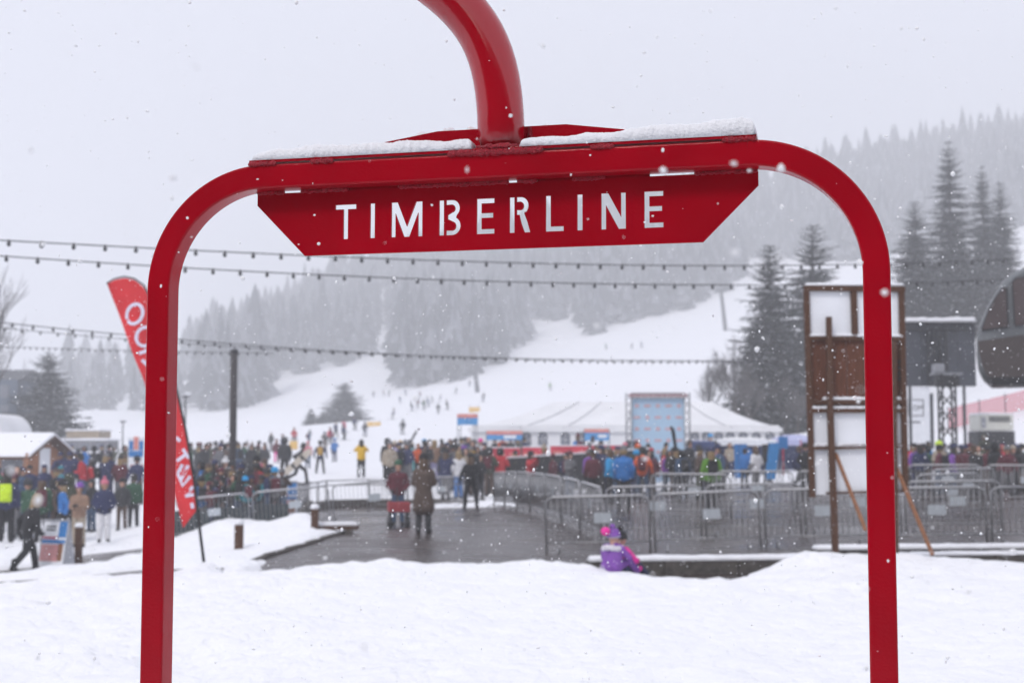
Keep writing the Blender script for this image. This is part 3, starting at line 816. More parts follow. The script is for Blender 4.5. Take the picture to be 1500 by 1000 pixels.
# ---- feather flag
fl = thing('feather_flag', 'leaning red feather flag with white letters and black pole planted in snow', 'flag')
FY = 19.5
def FP(px, py): p = at(px, py, FY); return (p[0], p[2])
pole = [FP(299, 826), FP(292, 770), FP(284, 700), FP(272, 630), FP(255, 555), FP(236, 480), FP(222, 440), FP(211, 418), FP(197, 408), FP(182, 405), FP(168, 408), FP(156, 415)]
MB().tube([(a, FY, b) for a, b in pole], [.022, .021, .02, .018, .016, .014, .013, .012, .011, .011, .010, .010], 8).build('pole', M_BLACK, fl, True)
M_FLAG = mat('flag_red', (0.62, 0.022, 0.03), rough=.65, var=.12, scale=3)
M_FLAGW = mat('flag_white', (0.70, 0.68, 0.82), rough=.65, var=.05)
edge_r = [(157, 416), (168, 410), (182, 407), (197, 410), (210, 420), (221, 441), (235, 480), (254, 555), (271, 630), (283, 700), (287, 748)]
edge_l = [(157, 416), (164, 437), (171, 455), (180, 478), (189, 501), (199, 526), (210, 552), (222, 596), (236, 655), (252, 715), (268, 773)]
fm_, N_ = MB(), 40
er = np.array([FP(*p) for p in edge_r]); el = np.array([FP(*p) for p in edge_l])
tt = np.linspace(0, 1, len(er)); T = np.linspace(0, 1, N_)
E1 = np.c_[np.interp(T, tt, er[:, 0]), np.interp(T, tt, er[:, 1])]; E0 = np.c_[np.interp(T, tt, el[:, 0]), np.interp(T, tt, el[:, 1])]
def flag_y(s, t): return FY + .05 * math.sin(s * 3.0 + t * 9) * (1 - s)
for side in (-.004, .004):
    for i in range(N_):
        for j in range(9):
            s = j / 8; p = E0[i] * (1 - s) + E1[i] * s
            fm_.v.append((p[0], flag_y(s, T[i]) + side, p[1]))
for side in range(2):
    o = side * N_ * 9
    for i in range(N_ - 1):
        for j in range(8): fm_.f.append((o + i * 9 + j, o + i * 9 + j + 1, o + (i + 1) * 9 + j + 1, o + (i + 1) * 9 + j)); fm_.m.append(0)
CLOTH = np.array(fm_.v[:N_ * 9]) + np.array((0, .004, 0))
fm_.build('fabric', M_FLAG, fl, True)
def stroke(pts, w, name='lettering'):
    mb = MB(); P = [np.array(FP(*p)) for p in pts]
    for side in (-.05, .05):
        L, Rr = [], []
        for i, p in enumerate(P):
            t = P[min(i + 1, len(P) - 1)] - P[max(i - 1, 0)]; t /= np.linalg.norm(t); n = np.array([-t[1], t[0]]) * w / 2
            L.append(p + n); Rr.append(p - n)
        o = len(mb.v)
        for a, b in zip(L, Rr):
            for q in (a, b): mb.v.append((q[0], FY + side, q[1]))
        for i in range(len(P) - 1): mb.f.append((o + 2 * i, o + 2 * i + 1, o + 2 * i + 3, o + 2 * i + 2)); mb.m.append(0)
    return mb
def ell(cx, cy, rx, ry, a0, a1, tilt, n=20):
    out = []
    for k in range(n + 1):
        a = R(a0 + (a1 - a0) * k / n); u, v = rx * math.cos(a), ry * math.sin(a); c, s = math.cos(R(tilt)), math.sin(R(tilt))
        out.append((cx + u * c - v * s, cy + u * s + v * c))
    return out
for st in ([ell(198, 460, 11, 15, 0, 360, 20)], [ell(213, 493, 12, 14, 35, 270, 20)], [[(205, 518), (214, 514), (222, 512)], [(209, 527), (222, 540)]], [[(222, 560), (232, 590)], [(226, 575), (240, 566)]], [ell(240, 612, 9, 12, 0, 360, 15)],
           [[(258, 640), (264, 646)]], [[(259, 675), (274, 664)], [(268, 657), (277, 671)]], [[(260, 693), (268, 711), (279, 697)], [(265, 703), (276, 681)], [(260, 693), (268, 680)]], [[(272, 726), (283, 712)], [(272, 726), (284, 724)]], [[(281, 736), (283, 744)]]):
    mb = MB()
    for q in st:
        k = stroke(q, .044); o = len(mb.v); mb.v += k.v; mb.f += [tuple(i + o for i in f) for f in k.f]; mb.m += k.m
    # lay the print on the cloth's two faces
    mb.v = [(a, CLOTH[np.argmin((CLOTH[:, 0] - a) ** 2 + (CLOTH[:, 2] - c) ** 2), 1] + (-.012 if b < FY else .012), c) for a, b, c in mb.v]
    mb.build('lettering', M_FLAGW, fl)

# ---- timber notice board seen from behind
BY = 19.8
bd = thing('notice_board', 'tall timber-framed notice board seen from behind with white panels and raking props', 'notice board')
def BP(px, py, yd=BY): p = at(px, py, yd); return p
def bbar(p, q, w, d, yd, m=M_WOOD, name='frame_bar'):
    a, b = Vector(BP(*p, yd)), Vector(BP(*q, yd)); v = b - a; ang = math.atan2(v.z, v.x)
    return MB().box((a + b) / 2, (v.length, d, w), (0, -ang, 0)).build(name, m, bd, bevel=.004)
PXM = BY / FPX
bbar((1178, 422), (1325, 424), 8 * PXM, .09, BY)
bbar((1181, 426), (1190, 728), 8 * PXM, .085, BY)
bbar((1320, 428), (1326, 720), 8 * PXM, .085, BY)
bbar((1250, 427), (1252, 490), 9 * PXM, .08, BY + .004)
bbar((1184, 494), (1323, 496), 7 * PXM, .08, BY + .003)
bbar((1186, 601), (1325, 601), 7 * PXM, .10, BY + .002)
bbar((1187, 589), (1325, 588), 6 * PXM, .12, BY + .006)
bbar((1188, 655), (1326, 653), 7 * PXM, .09, BY + .001)
bbar((1210, 722), (1327, 719), 3 * PXM, .08, BY)
M_BPLY = mat('brown_plywood', (0.105, 0.040, 0.022), spec=.15, rough=.85, var=.25, scale=5, stretch=(8, 8, 1))
def bpanel(x0, y0, x1, y1, m, yd, nm='panel'):
    a, b = BP(x0, y0, yd), BP(x1, y1, yd)
    return MB().box(((a[0] + b[0]) / 2, yd, (a[2] + b[2]) / 2), (abs(b[0] - a[0]), .018, abs(b[2] - a[2]))).build(nm, m, bd)
bpanel(1183, 426, 1248, 492, M_WHITEP, BY + .03); bpanel(1253, 426, 1322, 492, M_WHITEP, BY + .031)
for k in range(5): bpanel(1184 + k * 28, 497, 1213 + k * 28, 597, M_BPLY, BY + .03 + .003 * (k % 2), 'plank')
bpanel(1187, 604, 1325, 652, M_WHITEP, BY + .032); bpanel(1189, 658, 1326, 724, M_WHITEP, BY + .033)
bbar((1214, 464), (1216, 600), 8 * PXM, .07, BY - .09, name='post')
bbar((1216, 600), (1224, 818), 9 * PXM, .08, BY - .09, name='post')
bbar((1308, 500), (1312, 812), 8 * PXM, .07, BY - .09, name='post')
def prop(p, q, y0, y1):
    a, b = Vector(BP(*p, y0)), Vector(BP(*q, y1))
    MB().tube([a, b], .028, 4, sq=True).build('prop', M_WOOD2, bd)
prop((1224, 664), (1268, 776), BY - .02, BY - .95); prop((1311, 680), (1366, 812), BY - .02, BY - .9)
for x0, x1, py, yd in ((1184, 1248, 491, BY), (1254, 1322, 492, BY), (1204, 1320, 584, BY), (1188, 1320, 597, BY), (1190, 1322, 652, BY), (1178, 1324, 417, BY)):
    a, b = BP(x0, py, yd), BP(x1, py, yd)
    e = snow_slab('snow_cap', bd, a[0], b[0], -.05, .05, 0, .038, int(x0 + py), 50, 8, edge=.03); e.location = (0, yd, min(a[2], b[2]) - .012)
hw = MB()
for k in range(4): hw.box((X_(1319, BY), BY + .01, Z_(530 + k * 8, BY)), (.04, .05, .05))
hw.build('hinge', M_BLACK, bd)

# ---- festoon light strings
M_CABLE = mat('black_cable', (0.05, 0.05, 0.055), rough=.6, var=.1)
M_BULB = mat('unlit_bulb', (0.035, 0.035, 0.04), rough=.3, var=.1)
bulb_me = MB().lathe([(.0, -.095), (.026, -.08), (.036, -.055), (.030, -.03), (.017, -.012), (.017, .02), (.0, .024)], 8).mesh('bulb', M_BULB, True)
def string(pxs, pys, Y0, Y1, spacing, label, r=.011):
    t = thing('light_string', label, 'string lights', group='festoon light strings')
    n = 240; q = np.linspace(0, 1, n)
    px0, px1 = pxs[0], pxs[-1]; x0, x1 = X_(px0, Y0), X_(px1, Y1)
    cf = np.polyfit(pxs, pys, min(3, len(pxs) - 1))
    pts = []
    for s in q:
        x = x0 + (x1 - x0) * s; yd = Y0 + (Y1 - Y0) * s
        px = 750 + FPX * x / yd
        for _ in range(2): z = at(px, np.polyval(cf, px), yd); px = px + (x - z[0]) * FPX / yd
        pts.append((x, yd, at(px, np.polyval(cf, px), yd)[2]))
    MB().tube(pts[::2] + [pts[-1]], r, 5).build('cable', M_CABLE, t, True)
    P = np.array(pts); L = np.r_[0, np.cumsum(np.linalg.norm(np.diff(P, axis=0), axis=1))]
    for k in range(int(L[-1] / spacing)):
        d = (k + .35) * spacing; p = [np.interp(d, L, P[:, i]) for i in range(3)]
        link('bulb', bulb_me, t, p)
    return P
string([-60, 0, 220, 420, 800, 1100, 1300, 1500], [349, 352, 363, 373, 387, 388.5, 386, 379], 22, 33, .50, 'highest festoon string running out over the gondola')
string([-60, 0, 300, 700, 1100, 1300, 1500], [371, 374, 395, 410.5, 417, 416, 408], 23, 35, .50, 'second festoon string just under the highest one')
P3 = string([-60, 0, 180, 260, 440, 600, 900, 1180], [466, 472, 489, 497, 511, 520.5, 528, 527], 30, 62, .52, 'upper of the low festoon strings passing the dark pole top')
string([-60, 0, 180, 300, 440, 600, 900, 1180], [474, 480, 496, 505, 513, 520, 527, 527.5], 40, 62, .52, 'middle low festoon string fading towards the marquee trees')
string([-60, 0, 190, 260, 340, 400], [505, 507, 513.5, 515, 516, 517], 62, 46, .52, 'faintest and lowest festoon string ending at the dark pole')

def lamp_pole(px, top, yd, r, label, m=M_WOOD, head=False):
    x = X_(px, yd); z0 = sz(x, yd) - .2; zt = Z_(top, yd)
    t = thing('pole', label, 'pole', (x, yd, z0))
    MB().tube([(0, 0, 0), (0, 0, zt - z0)], [r, r * .92], 12).build('shaft', m, t, True)
    if head:
        MB().lathe([(.05, -.1), (.28, -.05), (.28, .02), (.1, .06), (0, .07)], 10, (0, 0, zt - z0)).build('lamp_head', M_DSTEEL, t, True)
        MB().box((0, 0, zt - z0 + .09), (.5, .5, .06)).build('snow_cap', M_SNOWCAP, t, bevel=.02)
    else: MB().lathe([(r * 1.08, -.03), (r * 1.08, .05), (0, .06)], 12, (0, 0, zt - z0)).build('cap', M_DSTEEL, t, True)
M_POLE = mat('dark_timber_pole', (0.045, 0.04, 0.042), rough=.8, var=.3, stretch=(5, 5, .5))
lamp_pole(342, 514, 46, .125, 'thick dark timber pole rising out of the crowd to the light strings', M_POLE)
lamp_pole(272, 580, 95, .07, 'thin street lamp with flat head beyond the crowd', M_DSTEEL, True)
lamp_pole(181, 617, 120, .06, 'very thin far lamp pole beside the feather flag', M_DSTEEL, True)
def lift_tower(px, top, bot, yd, label, lean=0):
    x = X_(px, yd); z0 = sz(x, yd) - .5; zt = Z_(top, yd)
    t = thing('lift_tower', label, 'lift tower', (x, yd, z0), 0, 'lift towers'); h = zt - z0
    MB().tube([(0, 0, 0), (lean * h, 0, h)], [.5, .4], 8).build('shaft', M_DSTEEL, t, True)
    MB().box((lean * h, 0, h), (4.2, .4, .35)).build('cross_arm', M_DSTEEL, t)
lift_tower(1064, 424, 475, 330, 'grey lift tower on the upper piste edge', -.10)
lift_tower(700, 528, 562, 300, 'lift tower low on the piste below the dark wood', -.12)

# ---- marquee
TY = 80.0
mq = thing('marquee', 'large white marquee with arched windows at the foot of the piste', 'marquee')
M_TENT = mat('white_canvas', (0.74, 0.745, 0.76), rough=.55, var=.05, scale=.8)
M_TWIN = mat('tent_window', (0.16, 0.17, 0.20), rough=.25, var=.25, scale=1.2)
tx0, tx1 = X_(690, TY), X_(1141, TY); td = 9.0
ze, zr = Z_(627, TY), Z_(588.5, TY + td / 2); zg_ = .4
rx0, rx1 = X_(812, TY + td / 2), X_(1042, TY + td / 2)
rf = MB()
A = [(tx0 - .15, TY - .15, ze), (tx1 + .15, TY - .15, ze), (tx1 + .15, TY + td, ze), (tx0 - .15, TY + td, ze)]
nseg = 7
def sag(a, b, n=6, s=.10): return [tuple(np.array(a) * (1 - t) + np.array(b) * t - np.array((0, 0, s * math.sin(math.pi * t)))) for t in np.linspace(0, 1, n)]
R0, R1 = (rx0, TY + td / 2, zr), (rx1, TY + td / 2, zr)
def patch(a, b, c, d, n=8, s=.16):
    """a-b eave, d-c ridge"""
    L_, R_ = sag(a, d, n, s), sag(b, c, n, s); o = len(rf.v); m_ = 9
    for p, q in zip(L_, R_):
        for k in range(m_): rf.v.append(tuple(np.array(p) * (1 - k / (m_ - 1)) + np.array(q) * (k / (m_ - 1))))
    for i in range(n - 1):
        for k in range(m_ - 1): rf.f.append((o + i * m_ + k, o + i * m_ + k + 1, o + (i + 1) * m_ + k + 1, o + (i + 1) * m_ + k)); rf.m.append(0)
patch(A[0], A[1], R1, R0); patch(A[1], A[2], R1, R1); patch(A[2], A[3], R0, R1); patch(A[3], A[0], R0, R0)
rf.build('roof', M_TENT, mq, True)
for q in (.16, .30, .50, .66, .84):
    a = np.array(A[0]) * (1 - q) + np.array(A[1]) * q; b = np.array(R0) * (1 - q) + np.array(R1) * q
    MB().tube([tuple(np.array(p) + np.array((0, -.01, .015))) for p in sag(a, b, 8, .16)], .025, 4).build('seam', M_GREY, mq)
MB().box(((tx0 + tx1) / 2, TY + .04, (ze + zg_) / 2 + .1), (tx1 - tx0, .05, ze - zg_ + .15)).build('wall', M_TENT, mq)
MB().box((tx1 - .03, TY + td / 2, (ze + zg_) / 2 + .1), (.05, td - .2, ze - zg_ + .15)).build('wall', M_TENT, mq)
MB().box(((tx0 + tx1) / 2, TY - .14, ze - .09), (tx1 - tx0 + .3, .02, .24)).build('valance', M_TENT, mq)
wnd = [(760, 0), (771, 1), (795, 1), (828, 1), (851, 0), (1017, 1), (1034, 1), (1052, 1), (1069, 1), (1088, 1), (1107, 1), (1127, 1)]
arch = [(-.27, -.45), (.27, -.45), (.27, 0)] + [(.27 * math.cos(R(a)), .30 * math.sin(R(a))) for a in range(15, 180, 15)] + [(-.27, 0)]
wm_ = MB().prism(arch, -.012, .012, fx).mesh('window', M_TWIN)
bar_ = MB().box((0, -.02, -.05), (.02, .012, .7)).box((0, -.021, -.12), (.52, .012, .02)).mesh('glazing_bar', M_TENT)
for px, _ in wnd:
    w_ = link('window', wm_, mq, (X_(px, TY), TY, Z_(640, TY))); link('glazing_bar', bar_, w_)
for p0, p1, t_, b_ in ((713, 765, 631, 644), (856, 892, 628, 645)):
    bn = thing('sponsor_banner', 'blue banner with red top stripe hung on the marquee %s' % ('end by the start arch' if p0 < 800 else 'side by the photo wall'), 'banner', group='marquee banners')
    xa, xb = X_(p0, TY - 2), X_(p1, TY - 2)
    MB().box(((xa + xb) / 2, TY - 2, (Z_(t_, TY - 2) + Z_(b_, TY - 2)) / 2), (xb - xa, .04, Z_(t_, TY - 2) - Z_(b_, TY - 2))).build('fabric', M_BLUEB, bn)
    MB().box(((xa + xb) / 2, TY - 2.03, Z_(t_ + 2.5, TY - 2)), (xb - xa, .012, .2)).build('stripe', M_PINKB, bn)
    MB().box(((xa + xb) / 2 + .3, TY - 2.03, Z_((t_ + b_) / 2 + 2, TY - 2)), ((xb - xa) * .35, .012, .16)).build('print', M_WHITEP, bn)
    for q in (xa, xb): MB().tube([(q, TY - 1.95, .3), (q, TY - 1.95, Z_(t_, TY - 2))], .03, 6).build('post', M_DSTEEL, bn)

# ---- truss photo wall
PY = 62.0
pw = thing('photo_wall', 'tall pale blue sponsor wall with pink logos in a grey truss frame', 'photo wall')
def truss(a, b, w, m, parent, n=None):
    a, b = Vector(a), Vector(b); d = (b - a); L = d.length; d.normalize()
    u = d.cross(Vector((0, 1, 0))); u = u.normalized() if u.length > .1 else Vector((1, 0, 0)); v = d.cross(u).normalized()
    t = MB(); n = n or max(2, int(L / (w * 1.3)))
    cs = [(u * sx + v * sy) * w / 2 for sx, sy in ((-1, -1), (1, -1), (1, 1), (-1, 1))]
    for c in cs: t.tube([a + c, b + c], w * .085, 5)
    for k in range(n):
        p, q = a + d * (L * k / n), a + d * (L * (k + 1) / n)
        for i in range(4): t.tube([p + cs[i], q + cs[(i + 1) % 4]], w * .055, 4)
    return t.build('truss', m, parent, True)
x0, x1 = X_(917, PY), X_(1010, PY); zt = Z_(575, PY); zb = g((x0 + x1) / 2, PY); tw = .24
truss((x0 + tw / 2, PY, zb), (x0 + tw / 2, PY, zt), tw, M_STEEL, pw); truss((x1 - tw / 2, PY, zb), (x1 - tw / 2, PY, zt), tw, M_STEEL, pw)
truss((x0 + tw, PY, zt - tw / 2), (x1 - tw, PY, zt - tw / 2), tw * .9, M_STEEL, pw)
M_PALE = mat('pale_blue_vinyl', (0.44, 0.62, 0.80), rough=.5, var=.04)
MB().box(((x0 + x1) / 2, PY + .04, (zt - tw + zb) / 2), (x1 - x0 - 2 * tw - .02, .05, zt - tw - zb - .02)).build('panel', M_PALE, pw)
MB().box(((x0 + x1) / 2, PY - .19, zt - tw / 2), (x1 - x0 - .2, .02, tw * .6)).build('header', mat('header_print', (.38, .25, .27), rough=.6, var=.2, scale=5), pw)
lg = MB().prism([(.5 * math.cos(R(a)), .5 * math.sin(R(a))) for a in range(0, 360, 30)], -.006, .006, fx).mesh('logo', mat('pink_logo', (.62, .42, .47), rough=.5, var=.1))
for r_i in range(7):
    for c_i in range(5):
        o = link('logo', lg, pw, (x0 + tw + (x1 - x0 - 2 * tw) * (c_i + .5) / 5, PY + .008, zt - tw - .33 - r_i * .5))
        o.scale = (.34 if (r_i + c_i) % 2 else .20, 1, .13 if (r_i + c_i) % 2 else .18)

# ---- start arch
AY = 74.0
ar = thing('start_arch', 'small truss start arch with blue and red header beside the crowd', 'arch')
x0, x1 = X_(670, AY), X_(700, AY); zt = Z_(606, AY); zb = g((x0 + x1) / 2, AY)
for q in (x0 + .1, x1 - .1): truss((q, AY, zb), (q, AY, zt), .18, M_STEEL, ar)
MB().box(((x0 + x1) / 2, AY - .12, (zt + Z_(622, AY)) / 2), (x1 - x0, .08, zt - Z_(622, AY))).build('header', M_BLUEB, ar)
MB().box(((x0 + x1) / 2, AY - .17, zt - .1), (x1 - x0, .012, .2)).build('stripe', M_PINKB, ar)

# ---- safety pads and small signs on the piste
M_YEL = mat('yellow_pad', (0.72, 0.45, 0.10), rough=.6, var=.1)
for k, (px, py, yd, w) in enumerate([(548, 622, 180, 20), (695, 590, 190, 16), (431, 641, 120, 12)]):
    x = X_(px, yd); z = sz(x, yd)
    t = thing('safety_pad', ['yellow padded fence lying on the open piste below the skiers', 'yellow padded fence on the piste above the start arch', 'small yellow pad behind the skiers at the crowd edge'][k], 'safety pad', (x, yd, z), R(8), 'yellow pads')
    MB().box((0, 0, .35), (w * yd / FPX, .3, .7)).build('pad', M_YEL, t, bevel=.08)
    for s in (-.4, .4): MB().tube([(s * w * yd / FPX, .2, 0), (s * w * yd / FPX, .2, 1.0)], .04, 5).build('post', M_DSTEEL, t)
def post_sign(px, top, bot, yd, w, m, label):
    x = X_(px, yd); z = sz(x, yd); s = yd / FPX
    t = thing('piste_sign', label, 'sign', (x, yd, z), 0)
    MB().tube([(0, 0, -.2), (0, 0, (bot - top) * s)], .06, 6).build('post', M_DSTEEL, t)
    MB().box((0, -.08, (bot - top) * s * .72), (w * s, .06, (bot - top) * s * .5)).build('board', m, t, bevel=.02)
    MB().box((0, -.12, (bot - top) * s * .72), (w * s * .6, .012, (bot - top) * s * .16)).build('marking', M_WHITEP, t)
post_sign(746, 582, 612, 100, 9, mat('slate_blue', (.08, .12, .22), rough=.6), 'dark blue piste sign on a post above the marquee')
post_sign(710, 602, 625, 84, 5, M_DSTEEL, 'narrow dark post with box beside the marquee roof end')

# ---- folding signs
M_SBLUE = mat('sign_blue', (0.02, 0.17, 0.46), rough=.45, var=.06); M_SPINK = mat('sign_pink', (.55, .24, .24), rough=.5, var=.2, scale=6); M_SRED = mat('sign_red', (.40, .02, .09), rough=.5)
def folding_sign(x, y, rz, w, h, label):
    t = thing('folding_sign', label, 'sign', (x, y, g(x, y) + .06), rz, 'folding signs'); a = R(11)
    for s in (1, -1):
        p = MB().box((0, 0, h / 2), (w, .02, h)).build('board', M_GREY if s < 0 else M_WHITEP, t, bevel=.004)
        p.rotation_euler = (-a * s, 0, 0); p.location = (0, -math.sin(a) * h * s, 0)
        if s > 0:
            for nm, cx, cz, ww, hh, m in (('blue_field', .32, .80, .32, .34, M_SBLUE), ('red_stripe', -.16, .62, .64, .05, M_SRED), ('blue_stripe', 0, .54, .96, .08, M_SBLUE), ('pink_picture', -.10, .30, .74, .36, M_SPINK), ('brown_figure', .33, .32, .2, .38, M_WOOD2)):
                MB().box((cx * w, -.0125, cz * h), (ww * w, .004, hh * h)).build(nm, m, p)
            for q in range(2): MB().box((-.17 * w, -.0125, (.86 - q * .07) * h), (.40 * w, .004, .035 * h)).build('text_line', M_BLACK, p)
    MB().box((0, 0, h * .98), (w * 1.02, .06, .05)).build('hinge', M_GREY, t)
    for s in (-1, 1): 
        MB().prism([(-math.sin(a) * h, .0), (math.sin(a) * h, .0), (.02, h * .97), (-.02, h * .97)], -.012, .012, lambda p, q, d, s=s: (s * w * .52 + d, p, q)).build('side_panel', M_GREY, t)
x, y = ground_at(82, 833); folding_sign(x, y, R(-24), .74, 1.12, 'blue and white folding sign with grey side standing on the left path')
x, y = ground_at(411, 763); folding_sign(x, y + .5, R(6), .80, 1.05, 'blue and white folding sign at the railing end by the snow mound')
# banner stand on the left
x, yv = X_(201, 55), 55.0
t = thing('banner_stand', 'upright blue and white banner stand with red top behind the left crowd', 'banner', (x, yv, g(x, yv)))
h = Z_(640, yv) - g(x, yv)
MB().box((0, 0, h * .5), (.62, .04, h)).build('board', M_WHITEP, t)
for nm, cx, cz, ww, hh, m in (('blue_print', -.19, .86, .16, .16, M_SBLUE), ('blue_print', .2, .86, .16, .16, M_SBLUE), ('red_print', 0, .90, .18, .22, M_PINKB), ('blue_print', 0, .72, .56, .10, M_SBLUE), ('red_print', .05, .45, .5, .18, M_PINKB)):
    MB().box((cx, -.026, cz * h), (ww, .008, hh * h)).build(nm, m, t)
MB().box((0, 0, .03), (.7, .4, .06)).build('base', M_GREY, t)
# ---- timber hut on the left
HY = 60.0
hx0, hx1 = X_(-70, HY), X_(80, HY); hz0 = g(X_(20, HY), HY) - .1
hut = thing('market_hut', 'small orange timber hut with a thick snow roof among the crowd', 'hut')
rz_, re_ = Z_(640, HY + 1.2), Z_(663, HY); dp = 2.6
gx = X_(50, HY)            # gable end faces right and forward
M_HUT = mat('hut_boards', (0.28, 0.115, 0.05), rough=.8, var=.3, scale=5, stretch=(1, 1, 5))
pk = MB().mesh
for k in range(9):
    zc = hz0 + (re_ - hz0) * (k + .5) / 9
    MB().box(((hx0 + gx) / 2, HY, zc), (gx - hx0, .06, (re_ - hz0) / 9 - .012)).build('board', M_HUT, hut)
gab = lambda a, b, d: (gx + .35 * 0 + d, HY + a, b)
MB().prism([(0, hz0), (dp, hz0), (dp, re_), (dp / 2, rz_ - .06), (0, re_)], -.04, .02, gab).build('gable_wall', M_HUT, hut)
MB().box((X_(27, HY), HY - .045, (hz0 + re_) / 2 + .1), (1.0, .03, .75)).build('window', M_TWIN, hut)
MB().box((gx + .04, HY + 1.3, hz0 + .85), (.04, .8, 1.7)).build('door', M_WHITEP, hut)
MB().tube([(gx + .35, HY - .5, hz0), (gx + .35, HY - .5, re_)], .07, 4, sq=True).build('post', M_HUT, hut)
for s_ in (0, 1):
    a, b = ((-.55, re_ - .22), (dp / 2, rz_)) if s_ == 0 else ((dp / 2, rz_), (dp + .55, re_ - .22))
    MB().prism([(a[0], a[1]), (b[0], b[1]), (b[0], b[1] + .05), (a[0], a[1] + .05)], hx0 - .2, gx + .55, lambda p, q, d: (d, HY + p, q)).build('roof', M_WOOD, hut)
    MB().prism([(a[0], a[1] + .052), (b[0], b[1] + .052), (b[0], b[1] + .22), (a[0] + .04 * (1 - 2 * s_), a[1] + .20)], hx0 - .2, gx + .5, lambda p, q, d: (d, HY + p, q)).build('roof_snow', M_SNOWCAP, hut, bevel=.04)
_pv = Vector((gx, HY, 0)); _ra = -R(14)
hut.rotation_euler = (0, 0, _ra); hut.location = _pv - Matrix.Rotation(_ra, 3, 'Z') @ _pv + Vector((-.25, 0, 0))
# low grey building beyond
LY = 118.0
lb = thing('low_building', 'low grey building with a timber upper band behind the left crowd', 'building')
x0, x1 = X_(60, LY), X_(156, LY); z0 = g(X_(100, LY), LY) - .4
M_GWALL = mat('grey_render', (0.17, 0.17, 0.19), rough=.85, var=.15, scale=1)
M_TAN = mat('tan_boards', (0.30, 0.235, 0.16), rough=.8, var=.2, scale=3)
MB().box(((x0 + x1) / 2, LY + 2, (z0 + Z_(645, LY)) / 2), (x1 - x0, 4, Z_(645, LY) - z0)).build('wall', M_GWALL, lb)
MB().box((X_(120, LY), LY + 2.2, (Z_(630, LY) + Z_(641, LY)) / 2), (X_(145, LY) - X_(98, LY), 3.6, Z_(630, LY) - Z_(641, LY))).build('upper_storey', M_TAN, lb)
MB().box(((x0 + x1) / 2, LY + 2, Z_(643.4, LY)), (x1 - x0 + .3, 4.3, .16)).build('roof_snow', M_SNOWCAP, lb, bevel=.05)
MB().box((X_(120, LY), LY + 2.2, Z_(629.4, LY)), (X_(147, LY) - X_(96, LY), 3.9, .14)).build('roof_snow', M_SNOWCAP, lb, bevel=.05)
for q in range(5): MB().box((x0 + (x1 - x0) * (q + .5) / 5, LY - .03, Z_(654, LY)), (.7, .06, .55)).build('window', M_TWIN, lb)
# blue-grey tower block at the left edge
QY = 135.0
tb = thing('tower_building', 'tall blue-grey building at the edge of the bushy spruce', 'building')
x0, x1 = X_(-190, QY), X_(25, QY); z0 = g(X_(-60, QY), QY) - 1
M_SLATE = mat('slate_cladding', (0.09, 0.115, 0.155), rough=.7, var=.15, scale=2, stretch=(3, 3, .4))
zt = Z_(556, QY)
MB().box(((x0 + x1) / 2, QY + 4, (z0 + zt) / 2), (x1 - x0, 8, zt - z0)).build('wall', M_SLATE, tb)
MB().prism([(0, zt), (8, zt), (4, Z_(538, QY))], x0 - .3, x1 + .2, lambda p, q, d: (d, QY + p, q)).build('roof', M_DSTEEL, tb)
for r_i in range(3):
    for c_i in range(6):
        w_ = MB().box((x1 - 1.2 - c_i * 2.2, QY - .03, zt - 1.1 - r_i * 1.9), (.9, .08, 1.2)).build('window', M_TWIN, tb)
# white arched tent roof in front of it
MY = 78.0
dm = thing('dome_tent', 'white arched tent roof rising behind the timber hut', 'tent')
cx, hw = X_(-26, MY), X_(4, MY) - X_(-26, MY)
pr = [(hw * math.cos(R(a)), .25 + (Z_(619, MY) - Z_(640, MY)) * 1.6 * math.sin(R(a))) for a in range(0, 181, 12)]
gz = g(cx, MY)
MB().prism([(hw, 0)] + pr + [(-hw, 0)], MY, MY + 5, lambda p, q, d: (cx + p, d, Z_(645, MY) + q)).build('canopy', M_TENT, dm, False)
for q in (-hw, hw):
    for dd in (MY + .1, MY + 4.8): MB().tube([(cx + q * .97, dd, gz), (cx + q * .97, dd, Z_(644, MY))], .05, 6).build('leg', M_STEEL, dm)

# ---- black screen, truck, light tower and generator on the right
SY = 64.0
sc_ = thing('event_screen', 'large black event screen with snowy top on the slope by the gondola', 'screen')
x0, x1 = X_(1324, SY), X_(1430, SY); zt, zb = Z_(472, SY), Z_(566, SY)
M_SCR = mat('screen_black', (0.035, 0.04, 0.055), rough=.35, var=.25, scale=1.2)
for k in range(4):
    for r_i in range(3):
        MB().box((x0 + (x1 - x0) * (k + .5) / 4, SY + .02 * (k % 2), zb + (zt - zb) * (r_i + .5) / 3), ((x1 - x0) / 4 - .025, .18, (zt - zb) / 3 - .02)).build('panel', M_SCR, sc_)
MB().box(((x0 + x1) / 2, SY + .2, (zt + zb) / 2), (x1 - x0 - .1, .1, zt - zb - .1)).build('backing', M_BLACK, sc_)
for q in (x0 + (x1 - x0) * .36, x0 + (x1 - x0) * .52): truss((q, SY - .35, zb), (q, SY - .35, zt - .4), .3, M_BLACK, sc_)
truss((x0, SY - .3, zt - .2), (x1, SY - .3, zt - .2), .3, M_BLACK, sc_)
for q in (x0 + .4, x1 - .4): MB().tube([(q, SY + .45, g(q, SY) - .3), (q, SY + .45, zt - .4)], .07, 8).build('post', M_DSTEEL, sc_, True)
e = snow_slab('snow_cap', sc_, x0, x1, -.3, .3, 0, .20, 88, 60, 10, edge=.12); e.location = (0, SY, zt)
VY = 72.0
tk_ = thing('box_truck', 'white box truck body with a dark logo frame below the black screen', 'truck')
x0, x1 = X_(1318, VY), X_(1362, VY); zt = Z_(568, VY); gz = g((x0 + x1) / 2, VY)
zb = gz + .55
MB().box(((x0 + x1) / 2, VY + 2.2, (zt + zb) / 2), (x1 - x0, 4.4, zt - zb)).build('box_body', M_WHITEP, tk_, bevel=.05)
